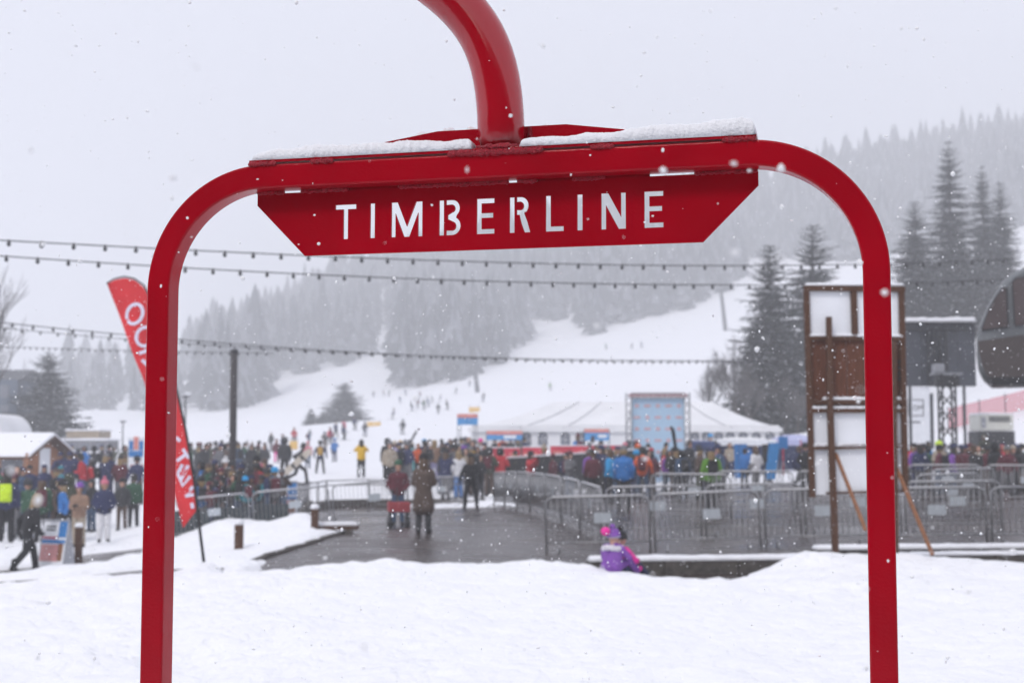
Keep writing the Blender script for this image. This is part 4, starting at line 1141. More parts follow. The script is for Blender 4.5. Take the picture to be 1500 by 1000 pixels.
MB().box((X_(1366, VY), VY + 1.2, (zt + zb) / 2 - .1), (.3, 1.6, zt - zb - .3)).build('door', M_DSTEEL, tk_)
lx, lz = X_(1341, VY), Z_(597, VY)
for a_, b_, c_, d_ in ((0, .40, .8, .04), (0, -.40, .8, .04), (-.38, 0, .04, .76), (.38, 0, .04, .76)): MB().box((lx + a_, VY - .012, lz + b_), (c_, .02, d_)).build('logo_frame', M_DSTEEL, tk_)
def block_text(txt, parent, ox, oy, oz, h, m):
    cu_ = bpy.data.curves.new('lettering', 'FONT'); cu_.body = txt; cu_.size = h; cu_.extrude = .004; cu_.align_x = 'CENTER'
    o_ = bpy.data.objects.new('lettering', cu_); COL.objects.link(o_); bpy.context.view_layer.update()
    me_ = bpy.data.meshes.new_from_object(o_.evaluated_get(bpy.context.evaluated_depsgraph_get())); bpy.data.objects.remove(o_)
    me_.transform(Matrix.Rotation(R(90), 4, 'X')); me_.materials.clear(); me_.materials.append(m)
    return link('lettering', me_, parent, (ox, oy, oz))
block_text('ROM', tk_, lx, VY - .012, lz - .12, .36, M_DSTEEL)
MB().box((lx - .1, VY - .012, Z_(618, VY)), (.6, .02, .07)).build('handle', M_DSTEEL, tk_)
for q in (x0 + .35, x1 - .35):
    for dd in (.9, 3.4):
        w_ = MB().tube([(q - .14, VY + dd, gz + .42), (q + .14, VY + dd, gz + .42)], .42, 16).build('wheel', M_BLACK, tk_, True)
e = snow_slab('snow_cap', tk_, x0, x1, 0, 4.3, 0, .12, 90, 30, 40, edge=.2); e.location = (0, VY, zt)
KY = 56.0
lt = thing('light_tower', 'slim black ladder truss tower with a spotlight standing before the screen', 'light tower')
x = X_(1387, KY); zt = Z_(548, KY); gz = g(x, KY)
truss((x, KY, gz), (x, KY, zt), .52, M_BLACK, lt, 7)
MB().box((x - .35, KY - .1, zt + .22), (.42, .4, .36)).build('spotlight', M_GREY, lt, bevel=.05)
MB().box((x, KY, zt + .02), (1.15, .5, .08)).build('platform', M_STEEL, lt)
MB().box((x, KY, zt - .28), (.9, .5, .42)).build('fixture', M_BLACK, lt, bevel=.05)
MB().box((x, KY, gz + .05), (1.2, 1.2, .1)).build('base', M_BLACK, lt)
NY = 66.0
gn = thing('generator', 'cream generator box on a dark trailer below the net fence', 'generator')
x0, x1 = X_(1434, NY), X_(1484, NY); zt, zm_ = Z_(607, NY), Z_(630, NY); gz = g((x0 + x1) / 2, NY)
M_CREAM = mat('cream_metal', (.55, .55, .50), rough=.5, var=.08)
MB().box(((x0 + x1) / 2, NY + .8, (zt + zm_) / 2), (x1 - x0, 1.6, zt - zm_)).build('housing', M_CREAM, gn, bevel=.05)
for k in range(6): MB().box(((x0 + x1) / 2 + .12, NY - .01, zt - .10 - .045 * k), ((x1 - x0) * .62, .02, .02)).build('louvre', M_DSTEEL, gn)
MB().box((x0 + .18, NY - .01, (zt + zm_) / 2), (.2, .02, .5)).build('door', M_GREY, gn)
MB().box(((x0 + x1) / 2, NY + .8, (zm_ + gz) / 2 + .12), (x1 - x0 + .1, 1.5, zm_ - gz - .3)).build('trailer', M_BLACK, gn)
for q in (x0 + .4, x1 - .4): MB().tube([(q, NY + .02, gz + .3), (q, NY + .22, gz + .3)], .3, 14).build('wheel', M_BLACK, gn, True)
e = snow_slab('snow_cap', gn, x0, x1, 0, 1.6, 0, .09, 92, 30, 20, edge=.1); e.location = (0, NY, zt)
# red net fence climbing the slope
nf = thing('net_fence', 'long translucent red safety net fence climbing the slope beneath the gondola', 'net fence')
M_NET = bpy.data.materials.new('red_net'); M_NET.use_nodes = True
_nn = M_NET.node_tree; _b = _nn.nodes['Principled BSDF']; _b.inputs['Base Color'].default_value = (.62, .06, .10, 1); _b.inputs['Roughness'].default_value = .7; _b.inputs['Alpha'].default_value = .58
npt = [(1388, 628, 84), (1410, 612, 86), (1434, 603, 88), (1472, 590, 91), (1520, 570, 94), (1580, 548, 98)]
NV = []
for px, py, yd in npt:
    x = X_(px, yd); z = sz(x, yd); NV.append((x, yd, z))
    MB().tube([(x, yd, z - .2), (x, yd, z + 1.5)], .04, 6).build('post', M_DSTEEL, nf)
for (a, b) in zip(NV[:-1], NV[1:]):
    MB().add([(a[0], a[1], a[2] + .15), (b[0], b[1], b[2] + .15), (b[0], b[1], b[2] + 1.4), (a[0], a[1], a[2] + 1.4)], [(0, 1, 2, 3)]).build('net', M_NET, nf)

# ---- gondola cabin on show
GY = 25.0
gd = thing('gondola_cabin', 'grey gondola cabin with brown lower panel and tinted windows hung on a mast', 'gondola', (0, 0, 0))
M_GGREY = mat('gondola_grey', (0.12, 0.13, 0.138), rough=.35, var=.06, coat=.4)
M_GBROWN = mat('gondola_panel', (0.058, 0.046, 0.045), rough=.45, var=.15, scale=2, coat=.1)
M_GWIN = mat('tinted_window', (0.085, 0.068, 0.070), rough=.12, var=.2, scale=1.5)
def GP(px, py): p = at(1430 + (px - 1430) * 1.22, py, GY); return (p[0], p[2])
# rounded silhouette, symmetrical about the hanger
left = [(1447, 564), (1437, 553), (1432, 540), (1430, 520), (1430, 498), (1432, 480), (1440, 456), (1450, 433), (1461, 412), (1470, 402), (1484, 393), (1510, 381)]
cxp = 1545
sil = [GP(*p) for p in left] + [GP(2 * cxp - a, b) for a, b in reversed(left)]
def shrink(poly, k):
    c = np.mean(poly, 0); return [tuple(c + (np.array(p) - c) * k) for p in poly]
body = MB(); deps = [(-.02, .93), (.05, .985), (.12, 1.0), (1.5, 1.0), (1.57, .985), (1.64, .93)]
n_ = len(sil)
for d, k in deps:
    for a, b in shrink(sil, k): body.v.append((a, GY + d, b))
for i in range(len(deps) - 1):
    for k in range(n_):
        k2 = (k + 1) % n_; body.f.append((i * n_ + k, i * n_ + k2, (i + 1) * n_ + k2, (i + 1) * n_ + k)); body.m.append(0)
body.f.append(tuple(range(n_))); body.m.append(0); body.f.append(tuple((len(deps) - 1) * n_ + k for k in range(n_))); body.m.append(0)
bo = body.build('body', M_GGREY, gd, True); bo.data.set_sharp_from_angle(angle=R(40))
def gpanel(pts, nm, m, d=-.035):
    P = [GP(*p) for p in pts]
    return MB().prism(P, GY + d, GY + d - .012, fx).build(nm, m, gd)
gpanel([(1432, 500), (1500, 490), (1690, 490), (1689, 512), (1684, 535), (1676, 552), (1670, 558), (1450, 558), (1442, 549), (1437, 535), (1433, 515)], 'lower_panel', M_GBROWN)
gpanel([(1449, 561), (1443, 553), (1677, 553), (1671, 561)], 'skirt', M_BLACK, -.045)
for pts in ([(1436, 484), (1444, 456), (1453, 435), (1460, 424), (1464, 423), (1466, 480)], [(1471, 416), (1474, 411), (1491, 407), (1494, 410), (1497, 476), (1474, 479)], [(1500, 406), (1518, 405), (1519, 475), (1501, 476)], [(1530, 404), (1590, 404), (1590, 475), (1530, 475)], [(1600, 405), (1645, 411), (1645, 479), (1600, 476)]):
    w_ = gpanel(pts, 'window', M_GWIN, -.05)
    P = [GP(*p) for p in pts]
    MB().tube([(a, GY - .056, b) for a, b in P + [P[0]]], .012, 4).build('seal', M_BLACK, w_)
_pv = Vector((GP(1430, 500)[0], GY, 0)); _ra = -R(19)
gd.rotation_euler = (0, 0, _ra); gd.location = _pv - Matrix.Rotation(_ra, 3, 'Z') @ _pv
# rest of the cabin's hanging: arm and mast outside the picture
cx_, ct_ = GP(1560, 380)
MB().tube([(cx_, GY + .8, ct_ - .15), (cx_, GY + .8, ct_ + .9), (cx_ + .5, GY + .8, ct_ + 1.2), (cx_ + 2.6, GY + .8, ct_ + 1.2)], .09, 8).build('hanger_arm', M_DSTEEL, gd, True)
gz = g(cx_ + 2.6, GY + .8)
MB().tube([(cx_ + 2.6, GY + .8, gz - .3), (cx_ + 2.6, GY + .8, ct_ + 1.5)], .18, 14).build('mast', M_DSTEEL, gd, True)

# ---- tables, canopies and race equipment behind the queue
M_NAVY = mat('navy_fabric', (.03, .05, .14), rough=.7, var=.2); M_LILAC = mat('lilac_fabric', (.42, .44, .66), rough=.7, var=.1); M_AZURE = mat('azure_fabric', (.02, .22, .55), rough=.7, var=.1)
def canopy(px0, px1, top, val, yd, mtop, mval, label):
    t = thing('canopy_tent', label, 'canopy', (0, 0, 0), 0, 'small canopies')
    x0, x1 = X_(px0, yd), X_(px1, yd); zt, zv = Z_(top, yd), Z_(val, yd); gz = g((x0 + x1) / 2, yd)
    mb = MB().add([(x0, yd, zv + .25), (x1, yd, zv + .25), (x1, yd + 2.5, zv + .25), (x0, yd + 2.5, zv + .25), ((x0 * .7 + x1 * .3), yd + 1.25, zt), ((x0 * .3 + x1 * .7), yd + 1.25, zt)], [(0, 1, 5, 4), (1, 2, 5), (2, 3, 4, 5), (3, 0, 4)])
    mb.build('roof', mtop, t)
    MB().box(((x0 + x1) / 2, yd - .01, zv + .12), (x1 - x0, .03, .26)).build('valance', mval, t)
    MB().box(((x0 + x1) / 2, yd + 2.4, (zv + gz) / 2), (x1 - x0, .04, zv - gz)).build('back_wall', M_NAVY, t)
    for q in (x0 + .05, x1 - .05):
        for dd in (.05, 2.45): MB().tube([(q, yd + dd, gz), (q, yd + dd, zv + .2)], .03, 6).build('leg', M_STEEL, t)
    return t
canopy(1050, 1135, 640, 652, 66, M_TENT, M_WHITEP, 'white canopy with navy back wall in front of the marquee windows')
canopy(1136, 1200, 636, 652, 68, M_LILAC, M_LILAC, 'lilac canopy with dark interior beside the notice board')
canopy(1012, 1046, 645, 654, 65, M_LILAC, M_NAVY, 'small blue-violet canopy between the photo wall and the green jacket')
for k, (px, top, yd, lab) in enumerate([(1125, 648, 58, 'tilted azure feather banner beside the queue'), (1083, 650, 60, 'blue banner panel beside the white-jacketed person')]):
    x = X_(px, yd); gz = g(x, yd); t = thing('blue_banner', lab, 'banner', (x, yd, gz), 0); h = Z_(top, yd) - gz
    MB().prism([(-.22, .3), (.25, .3), (.45 if k == 0 else .3, h), (.02 if k == 0 else -.25, h)], -.015, .015, fx).build('fabric', M_AZURE if k == 0 else M_SBLUE, t)
    MB().tube([(-.25, 0, -.1), (.0, 0, h)], .02, 6).build('pole', M_BLACK, t)
for k, (px, yd) in enumerate([(1146, 54), (1172, 57)]):
    x = X_(px, yd); gz = g(x, yd); t = thing('tripod', ['red tripod standing before the lilac canopy', 'thin red marker stand at the notice board edge'][k], 'tripod', (x, yd, gz)); h = Z_(640 + 4 * k, yd) - gz
    for a in (90, 210, 330): MB().tube([(.42 * math.cos(R(a)), .42 * math.sin(R(a)), 0), (0, 0, h * .55)], .02, 5).build('leg', M_STEEL, t)
    MB().tube([(0, 0, h * .3), (0, 0, h)], .028, 6).build('mast', M_REDB, t)
    if k == 0: MB().box((0, -.04, h * .9), (.35, .03, .45)).build('flag', M_SBLUE, t)
x, yd = X_(1119, 50), 50.0; gz = g(x, yd); t = thing('signal_post', 'thin dark post with black box head in the queue area', 'post', (x, yd, gz)); h = Z_(655, yd) - gz
MB().tube([(0, 0, -.1), (0, 0, h)], .035, 6).build('shaft', M_DSTEEL, t); MB().box((0, 0, h - .2), (.16, .16, .62)).build('box', M_BLACK, t, bevel=.02)
# red pull wagon on the tarmac
x, yd = X_(585, 35.2), 35.2
wg = thing('pull_wagon', 'red folding pull wagon with black wheels on the wet tarmac', 'wagon', (x, yd, g(x, yd)), R(8), None)
M_WRED = mat('wagon_red', (.30, .03, .04), rough=.7, var=.2)
MB().box((0, 0, .40), (.50, .80, .03)).build('floor', M_WRED, wg)
for sx, sy, w_, d_ in ((0, -.4, .5, .03), (0, .4, .5, .03), (-.25, 0, .03, .8), (.25, 0, .03, .8)): MB().box((sx, sy, .50), (w_, d_, .22)).build('side_panel', M_WRED, wg, bevel=.01)
for sx in (-.22, .22):
    for sy in (-.3, .3):
        MB().tube([(sx - .04, sy, .13), (sx + .04, sy, .13)], .13, 14).build('wheel', M_BLACK, wg, True)
        MB().tube([(sx, sy, .13), (sx * .9, sy, .4)], .02, 6).build('strut', M_BLACK, wg)
MB().tube([(0, .4, .4), (0, .75, .75), (0, .85, .95)], .015, 6).build('handle', M_BLACK, wg)

# ---- dark timber lodge behind the photographer, mirrored in the paint
ld = thing('lodge', 'long dark timber lodge facing the red frame across the snow', 'building', (0, -7.5, 0))
M_LODGE = mat('dark_lodge_timber', (0.05, 0.036, 0.028), rough=.8, var=.3, scale=4, stretch=(1, 1, 6))
MB().box((0, -4, 3.2), (52, 8, 7.0)).build('wall', M_LODGE, ld)
MB().prism([(-9.5, 6.5), (1.5, 6.5), (-4, 10.5)], -27, 27, lambda p, q, d: (d, p, q)).build('roof', M_DSTEEL, ld)
for k in range(12):
    w_ = MB().box((-24 + k * 4.3, .03, 2.2), (1.6, .08, 2.4)).build('window', M_TWIN, ld)
    MB().box((-24 + k * 4.3, .09, 2.2), (.08, .05, 2.4)).build('mullion', M_LODGE, w_)
# ================================================================== people
CL = dict(black=(.014, .014, .017), charcoal=(.035, .036, .04), grey=(.15, .15, .16), white=(.66, .66, .68), cream=(.52, .47, .40), beige=(.33, .28, .22), tan=(.26, .165, .115), brown=(.085, .058, .046), maroon=(.10, .018, .03),
          red=(.42, .02, .03), orange=(.62, .10, .025), pink=(.55, .16, .22), magenta=(.72, .03, .30), purple=(.20, .07, .36), navy=(.022, .028, .085), blue=(.03, .16, .45), azure=(.03, .30, .62), teal=(.03, .22, .27), aqua=(.16, .47, .50),
          green=(.10, .26, .022), olive=(.05, .055, .035), forest=(.03, .09, .05), lime=(.55, .75, .02), yellow=(.66, .40, .025), mustard=(.42, .25, .04), denim=(.05, .085, .15), lilac=(.36, .33, .52))
def cloth(c): return mat('cloth_' + c, CL[c], rough=.75, var=.16, scale=14, bump=.35, bscale=26, spec=.3)
SKINS = [mat('skin_%d' % i, c, rough=.55, var=.06) for i, c in enumerate([(.52, .30, .22), (.40, .22, .15), (.24, .12, .08)])]
HAIRS = [mat('hair_%d' % i, c, rough=.6, var=.2, scale=40, stretch=(6, 6, .6)) for i, c in enumerate([(.02, .014, .01), (.09, .05, .025), (.25, .17, .08)])]

def caps_mesh(caps, seg=10):
    mb = MB()
    for p0, r0, p1, r1, _ in caps:
        p0, p1 = Vector(p0), Vector(p1); d = p1 - p0
        d = d.normalized() if d.length > 1e-5 else Vector((0, 0, 1))
        pts = [p0 - d * r0 * .98, p0 - d * r0 * .8, p0 - d * r0 * .45, p0, p1, p1 + d * r1 * .45, p1 + d * r1 * .8, p1 + d * r1 * .98]
        rs = [r0 * .15, r0 * .6, r0 * .89, r0, r1, r1 * .89, r1 * .6, r1 * .15]
        # keep points distinct when the capsule is a ball
        if (p1 - p0).length < 1e-4: pts[4] = p1 + d * 1e-3
        mb.tube(pts, rs, seg)
    return mb.mesh('caps', M_BLACK, False)
def skin_body(caps, name, voxel=.02, smooth=4):
    ob = bpy.data.objects.new('tmp', caps_mesh(caps)); COL.objects.link(ob)
    m = ob.modifiers.new('r', 'REMESH'); m.mode = 'VOXEL'; m.voxel_size = voxel
    m = ob.modifiers.new('s', 'SMOOTH'); m.iterations = smooth; m.factor = .5
    bpy.context.view_layer.update()
    me = bpy.data.meshes.new_from_object(ob.evaluated_get(bpy.context.evaluated_depsgraph_get())); me.name = name
    old = ob.data; bpy.data.objects.remove(ob); bpy.data.meshes.remove(old)
    n = len(me.polygons); C = np.zeros(n * 3); me.polygons.foreach_get('center', C); C = C.reshape(-1, 3)
    best = np.full(n, 1e9); tg = np.zeros(n, int)
    for p0, r0, p1, r1, t in caps:
        a, b = np.array(p0), np.array(p1); e = b - a; q = np.clip(((C - a) @ e) / (e @ e + 1e-9), 0, 1)
        dd = np.linalg.norm(C - a - q[:, None] * e, axis=1) - (r0 + (r1 - r0) * q)
        k = dd < best; best[k] = dd[k]; tg[k] = t
    me.materials.clear()
    for k in range(5): me.materials.append(M_BLACK)
    me.polygons.foreach_set('material_index', tg.tolist()); me.polygons.foreach_set('use_smooth', [True] * n)
    return me

def human(pose='stand', coat=0.0, lean=0.0, bulk=1.0):
    J, T, S, B_, Gl = 0, 1, 2, 3, 4
    L = {}
    for s, k in ((-1, 'L'), (1, 'R')):
        L['hip' + k] = (s * .09, 0, .90); L['kn' + k] = (s * .105, .02, .49); L['an' + k] = (s * .115, -.01, .13)
        L['sh' + k] = (s * .185, 0, 1.375); L['el' + k] = (s * .265, -.03, 1.12); L['wr' + k] = (s * .25, .07, .90)
    def st(**kw): L.update(kw)
    if pose == 'pockets': st(elL=(-.29, -.06, 1.13), elR=(.29, -.06, 1.13), wrL=(-.19, .10, .99), wrR=(.19, .10, .99))
    if pose == 'phone': st(elL=(-.24, .04, 1.12), elR=(.24, .04, 1.12), wrL=(-.07, .25, 1.17), wrR=(.07, .25, 1.17))
    if pose == 'photo': st(elL=(-.30, .12, 1.25), elR=(.30, .12, 1.25), wrL=(-.09, .26, 1.50), wrR=(.09, .26, 1.50))
    if pose == 'walk': st(knL=(-.10, .20, .53), anL=(-.10, .26, .13), knR=(.10, -.04, .49), anR=(.10, -.30, .20), elL=(-.26, -.14, 1.12), wrL=(-.25, -.08, .88), elR=(.26, .06, 1.12), wrR=(.25, .20, .95))
    if pose == 'run': st(knL=(-.10, .36, .62), anL=(-.10, .42, .20), knR=(.10, -.10, .50), anR=(.10, -.48, .30), elL=(-.28, -.20, 1.16), wrL=(-.24, .02, 1.02), elR=(.28, .10, 1.14), wrR=(.22, .30, 1.10))
    if pose == 'carry': st(elR=(.30, .02, 1.14), wrR=(.17, .16, 1.34), elL=(-.27, -.03, 1.12), wrL=(-.23, .14, .96))
    if pose == 'wide': st(hipL=(-.10, 0, .90), hipR=(.10, 0, .90), knL=(-.16, .04, .49), knR=(.16, .04, .49), anL=(-.20, 0, .13), anR=(.20, 0, .13), elL=(-.31, -.02, 1.14), elR=(.31, -.02, 1.14), wrL=(-.33, .10, .93), wrR=(.33, .10, .93))
    if pose == 'ski': st(hipL=(-.10, -.10, .78), hipR=(.10, -.10, .78), knL=(-.13, .18, .46), knR=(.13, .18, .46), anL=(-.14, .02, .13), anR=(.14, .02, .13), elL=(-.33, .10, 1.05), elR=(.33, .10, 1.05), wrL=(-.32, .34, .95), wrR=(.32, .34, .95))
    oz = -.12 if pose == 'ski' else 0.0; oy = -.10 if pose == 'ski' else 0.0
    cl_, sl_ = math.cos(lean), math.sin(lean)
    def up(p):                     # lean the upper body about the hips
        x, y, z = p[0], p[1] + oy, p[2] + oz
        if z < .86 + oz: return (x, y, z)
        dz, dy = z - .9 - oz, y - oy
        return (x, oy + dy * cl_ + dz * sl_, .9 + oz + dz * cl_ - dy * sl_)
    c = []
    def cap(a, ra, b, rb, t, u=True): c.append((up(a) if u else a, ra, up(b) if u else b, rb, t))
    k = bulk
    cap((-.075, 0, .90), .115 * k, (.075, 0, .90), .115 * k, J); cap((-.06, 0, .92), .118 * k, (-.085, 0, 1.30), .122 * k, J); cap((.06, 0, .92), .118 * k, (.085, 0, 1.30), .122 * k, J)
    cap((0, -.01, .95), .12 * k, (0, .01, 1.32), .128 * k, J); cap((-.15, 0, 1.385), .078 * k, (.15, 0, 1.385), .078 * k, J); cap((0, -.005, 1.40), .085, (0, .01, 1.475), .072, J)
    cap((0, .01, 1.46), .058, (0, .02, 1.56), .060, S); cap((0, .012, 1.645), .096, (0, .012, 1.66), .094, S); cap((0, .035, 1.585), .070, (0, .03, 1.62), .082, S); cap((0, .112, 1.612), .014, (0, .122, 1.60), .016, S)
    if coat:
        for q in (-.06, .06): cap((q, 0, .92), .13 * k, (q * 1.4, 0, .92 - coat), .14 * k + .03, J, False)
    for s in 'LR':
        hip, kn, an = L['hip' + s], L['kn' + s], L['an' + s]
        cap(hip, .100 * k, kn, .074 * k, T, False); cap(kn, .074 * k, an, .066 * k, T, False)
        sg = -1 if s == 'L' else 1
        fw = 0.0
        if pose in ('run', 'walk') and an[1] < -.1: fw = -.6
        heel = (an[0], an[1] - .05, max(.055, an[2] - .075)); toe = (an[0] + sg * .02, an[1] + .14 * math.cos(fw), max(.05, an[2] - .08 + .14 * math.sin(fw)))
        cap((an[0], an[1], an[2] - .02), .064, (an[0], an[1], an[2] + .08), .066, B_, False); cap(heel, .056, toe, .050, B_, False)
        sh, el, wr = L['sh' + s], L['el' + s], L['wr' + s]
        cap(sh, .072 * k, el, .060 * k, J); cap(el, .060 * k, wr, .048 * k, J)
        d = (Vector(wr) - Vector(el)).normalized(); w = Vector(wr) + d * .035; e = w + d * .085 + Vector((0, .02, 0))
        cap(tuple(w), .040, tuple(e), .036, Gl)
        th = w + Vector((-sg * .035, .035, .01)); cap(tuple(w), .022, tuple(th + d * .045), .017, Gl)
    head = up((0, .012, 1.65))
    return c, head

BODY = {}
def body(pose, coat=0.0, lean=0.0, bulk=1.0):
    key = (pose, coat, lean, bulk)
    if key not in BODY:
        c, head = human(pose, coat, lean, bulk); BODY[key] = (skin_body(c, 'person'), head)
    return BODY[key]
# headgear, built round the head centre
def dome(prof, seg=16): return MB().lathe(prof, seg)
HAT = {}
def hat_mesh(kind):
    if kind in HAT: return HAT[kind]
    if kind == 'beanie':
        mb = dome([(.108, -.005), (.116, .0), (.116, .045), (.110, .05), (.106, .075), (.085, .115), (.045, .14), (0, .147)])
    elif kind == 'pompom hat':
        mb = dome([(.108, -.005), (.116, .0), (.116, .045), (.110, .05), (.104, .08), (.08, .12), (.03, .145), (.03, .150), (.048, .170), (.050, .19), (.035, .215), (0, .225)])
    elif kind == 'helmet':
        mb = dome([(.112, -.055), (.126, -.045), (.130, .01), (.126, .055), (.105, .105), (.06, .135), (0, .145)], 18)
    elif kind == 'cap':
        mb = dome([(.104, .01), (.108, .02), (.106, .06), (.085, .10), (.04, .125), (0, .13)]); mb.box((0, .135, .025), (.15, .12, .015), (R(-8), 0, 0))
    elif kind == 'hood':
        mb = MB(); P = [(.075, -.16), (.13, -.12), (.138, -.03), (.132, .05), (.105, .105), (.055, .135), (0, .142)]
        n = 16
        for r, z in P:
            for k_ in range(n):
                a = R(125) + R(290) * k_ / (n - 1); mb.v.append((r * math.cos(a), r * math.sin(a) - .012, z))
        for i in range(len(P) - 1):
            for k_ in range(n - 1): mb.f.append((i * n + k_, i * n + k_ + 1, (i + 1) * n + k_ + 1, (i + 1) * n + k_)); mb.m.append(0)
    elif kind in ('hair', 'short_hair'):
        mb = MB(); P = [(.085, -.105), (.104, -.085), (.112, -.05), (.112, .03), (.092, .085), (.05, .118), (0, .125)] if kind == 'short_hair' else [(.10, -.24), (.112, -.16), (.112, -.06), (.112, .03), (.092, .085), (.05, .118), (0, .125)]; n = 16
        for r, z in P:
            for k_ in range(n):
                a = R(140) + R(260) * k_ / (n - 1); mb.v.append((r * math.cos(a), r * math.sin(a) - .012, z))
        for i in range(len(P) - 1):
            for k_ in range(n - 1): mb.f.append((i * n + k_, i * n + k_ + 1, (i + 1) * n + k_ + 1, (i + 1) * n + k_)); mb.m.append(0)
    HAT[kind] = mb.mesh(kind.replace(' ', '_'), M_BLACK, True)
    return HAT[kind]
PACK = MB().box((0, 0, 0), (.28, .16, .44)).box((0, -.09, -.06), (.22, .06, .22)).mesh('backpack', M_BLACK)
GOG = MB().tube([(.11 * math.cos(R(a)), .012 + .11 * math.sin(R(a)), 0) for a in range(20, 161, 10)], .032, 6).mesh('goggles', M_BLACK, True)

def set_slots(o, mats):
    for s, m in zip(o.material_slots, mats): s.link = 'OBJECT'; s.material = m
LABELS = set(); PEOPLE = []
BOOT = cloth('black')
def person(px, foot, head, jk, tr, hat, hc, pose, yaw, label, group=None, coat=0.0, lean=0.0, bulk=1.0, pack=None, goggles=False, boots='black', gloves='black', Yd=None, H=None, seed=0):
    hp = foot - head
    if Yd is None:
        Y0 = 1.74 * FPX / hp; Yc = np.linspace(Y0 * .84, Y0 * 1.2, 50); d = ray(px, 600); xs_ = (px - 750) / FPX * Yc
        gz = G(xs_, Yc); _, gy = to_px(xs_, Yc, gz); Yd = float(Yc[np.argmin(np.abs(gy - foot) + .25 * np.abs(Yc / Y0 - 1) * hp)])
    x = X_(px, Yd); z = max(sz(x, Yd), g(x, Yd))
    me_, hd_ = body(pose, coat, lean, bulk)
    o = link('person', me_, None, (x, Yd, z - .01), (0, 0, R(yaw)))
    if H is None: H = min(1.10, max(.90, hp * Yd / FPX / 1.76))
    o.scale = (H, H, H)
    rd = random.Random(int(px * 7 + foot)); sk = SKINS[rd.choice((0, 0, 0, 1, 2))]
    set_slots(o, [cloth(jk), cloth(tr), sk, cloth(boots), cloth(gloves)])
    hx_ = Vector(hd_)
    if hat:
        h_ = link(hat.replace(' ', '_'), hat_mesh(hat), o, hx_ + Vector((0, 0, .03 if hat not in ('hood', 'hair') else 0)), (-lean, 0, 0))
        set_slots(h_, [HAIRS[rd.randrange(3)] if hat == 'hair' else cloth(hc)])
    if hat in ('beanie', 'pompom hat', 'cap', 'helmet'):
        h_ = link('hair', hat_mesh('hair' if rd.random() < .4 else 'short_hair'), o, hx_, (-lean, 0, 0)); h_.scale = (.97, .97, .95); set_slots(h_, [HAIRS[rd.randrange(3)]])
    if pack:
        b_ = link('backpack', PACK, o, Vector((hx_.x, -.20 * math.cos(lean) + .33 * math.sin(lean), 1.22)), (-lean, 0, 0)); set_slots(b_, [cloth(pack)])
        md = b_.modifiers.new('b', 'BEVEL'); md.width = .05; md.segments = 2
    if goggles:
        q_ = link('goggles', GOG, o, hx_ + Vector((0, 0, -.01)), (-lean, 0, 0)); set_slots(q_, [M_BLACK])
    while label in LABELS and group is None: label += ' again'
    LABELS.add(label)
    tag(o, label, 'person', group)
    PEOPLE.append(o)
    return o

# --- figures one can tell apart
person(621, 779, 667, 'brown', 'charcoal', 'beanie', 'black', 'phone', 168 + 180, 'person in a long dark brown quilted coat standing alone on wet tarmac', coat=.34, bulk=1.12)
person(584, 764, 672, 'maroon', 'denim', 'beanie', 'forest', 'pockets', 185, 'person in maroon jacket and green hat behind the red wagon', Yd=37.0)
person(530, 703, 648, 'yellow', 'charcoal', 'hair', '', 'photo', 8, 'person in bright yellow jacket with arms raised on the snow field', bulk=1.12)
person(437, 714, 652, 'black', 'black', 'beanie', 'black', 'run', -70, 'person in black striding along with a pale snowboard', lean=.3)
person(418, 706, 644, 'charcoal', 'black', 'hood', 'charcoal', 'stand', 20, 'tall dark figure standing next to the striding snowboarder')
person(470, 696, 648, 'navy', 'black', 'helmet', 'charcoal', 'wide', 5, 'person in navy with a yellow back patch and legs apart', pack='mustard')
person(452, 688, 650, 'pink', 'denim', 'beanie', 'pink', 'stand', 170, 'person in pink jacket and blue trousers beside the yellow back patch')
person(491, 678, 646, 'blue', 'navy', 'helmet', 'blue', 'carry', 30, 'person in blue jacket and blue helmet at the snow field edge')
person(484, 674, 650, 'red', 'charcoal', 'beanie', 'maroon', 'stand', 10, 'person in red jacket just behind the blue helmet')
person(406, 680, 648, 'maroon', 'magenta', 'beanie', 'maroon', 'stand', 200, 'person in maroon jacket and magenta trousers on the snow field')
person(398, 678, 652, 'charcoal', 'grey', 'helmet', 'white', 'stand', 150, 'person in charcoal with white helmet by the magenta trousers')
# group by the railing
for a in [(568, 706, 646, 'charcoal', 'black', 'hood', 'charcoal', 'stand', 20, 'dark hooded person at the end of the railing group'), (579, 704, 650, 'lilac', 'white', 'helmet', 'cream', 'carry', 160, 'person in lilac jacket with cream helmet by the railing'),
          (594, 708, 650, 'black', 'charcoal', 'beanie', 'grey', 'stand', 200, 'person in black with grey beanie by the railing'), (604, 704, 656, 'aqua', 'aqua', 'beanie', 'cream', 'stand', 10, 'person all in aqua with cream beanie by the railing'),
          (613, 706, 655, 'orange', 'charcoal', 'hair', '', 'pockets', 190, 'person in orange-red jacket by the railing'), (622, 700, 647, 'navy', 'charcoal', 'helmet', 'azure', 'stand', 0, 'person in navy with bright blue helmet by the railing'),
          (637, 712, 650, 'tan', 'lilac', 'hair', '', 'stand', 20, 'person in rust brown jacket and lilac trousers by the railing'), (648, 700, 652, 'maroon', 'charcoal', 'beanie', 'black', 'stand', 180, 'person in maroon with black beanie behind the rust jacket'),
          (587, 698, 648, 'olive', 'black', 'cap', 'mustard', 'stand', 15, 'person in olive jacket and mustard cap behind the lilac jacket'), (630, 698, 648, 'forest', 'black', 'beanie', 'black', 'stand', 165, 'person in dark green behind the bright blue helmet'),
          (601, 694, 647, 'grey', 'navy', 'helmet', 'charcoal', 'stand', 0, 'person in grey jacket and charcoal helmet deep in the railing group')]: person(*a, bulk=1.05)
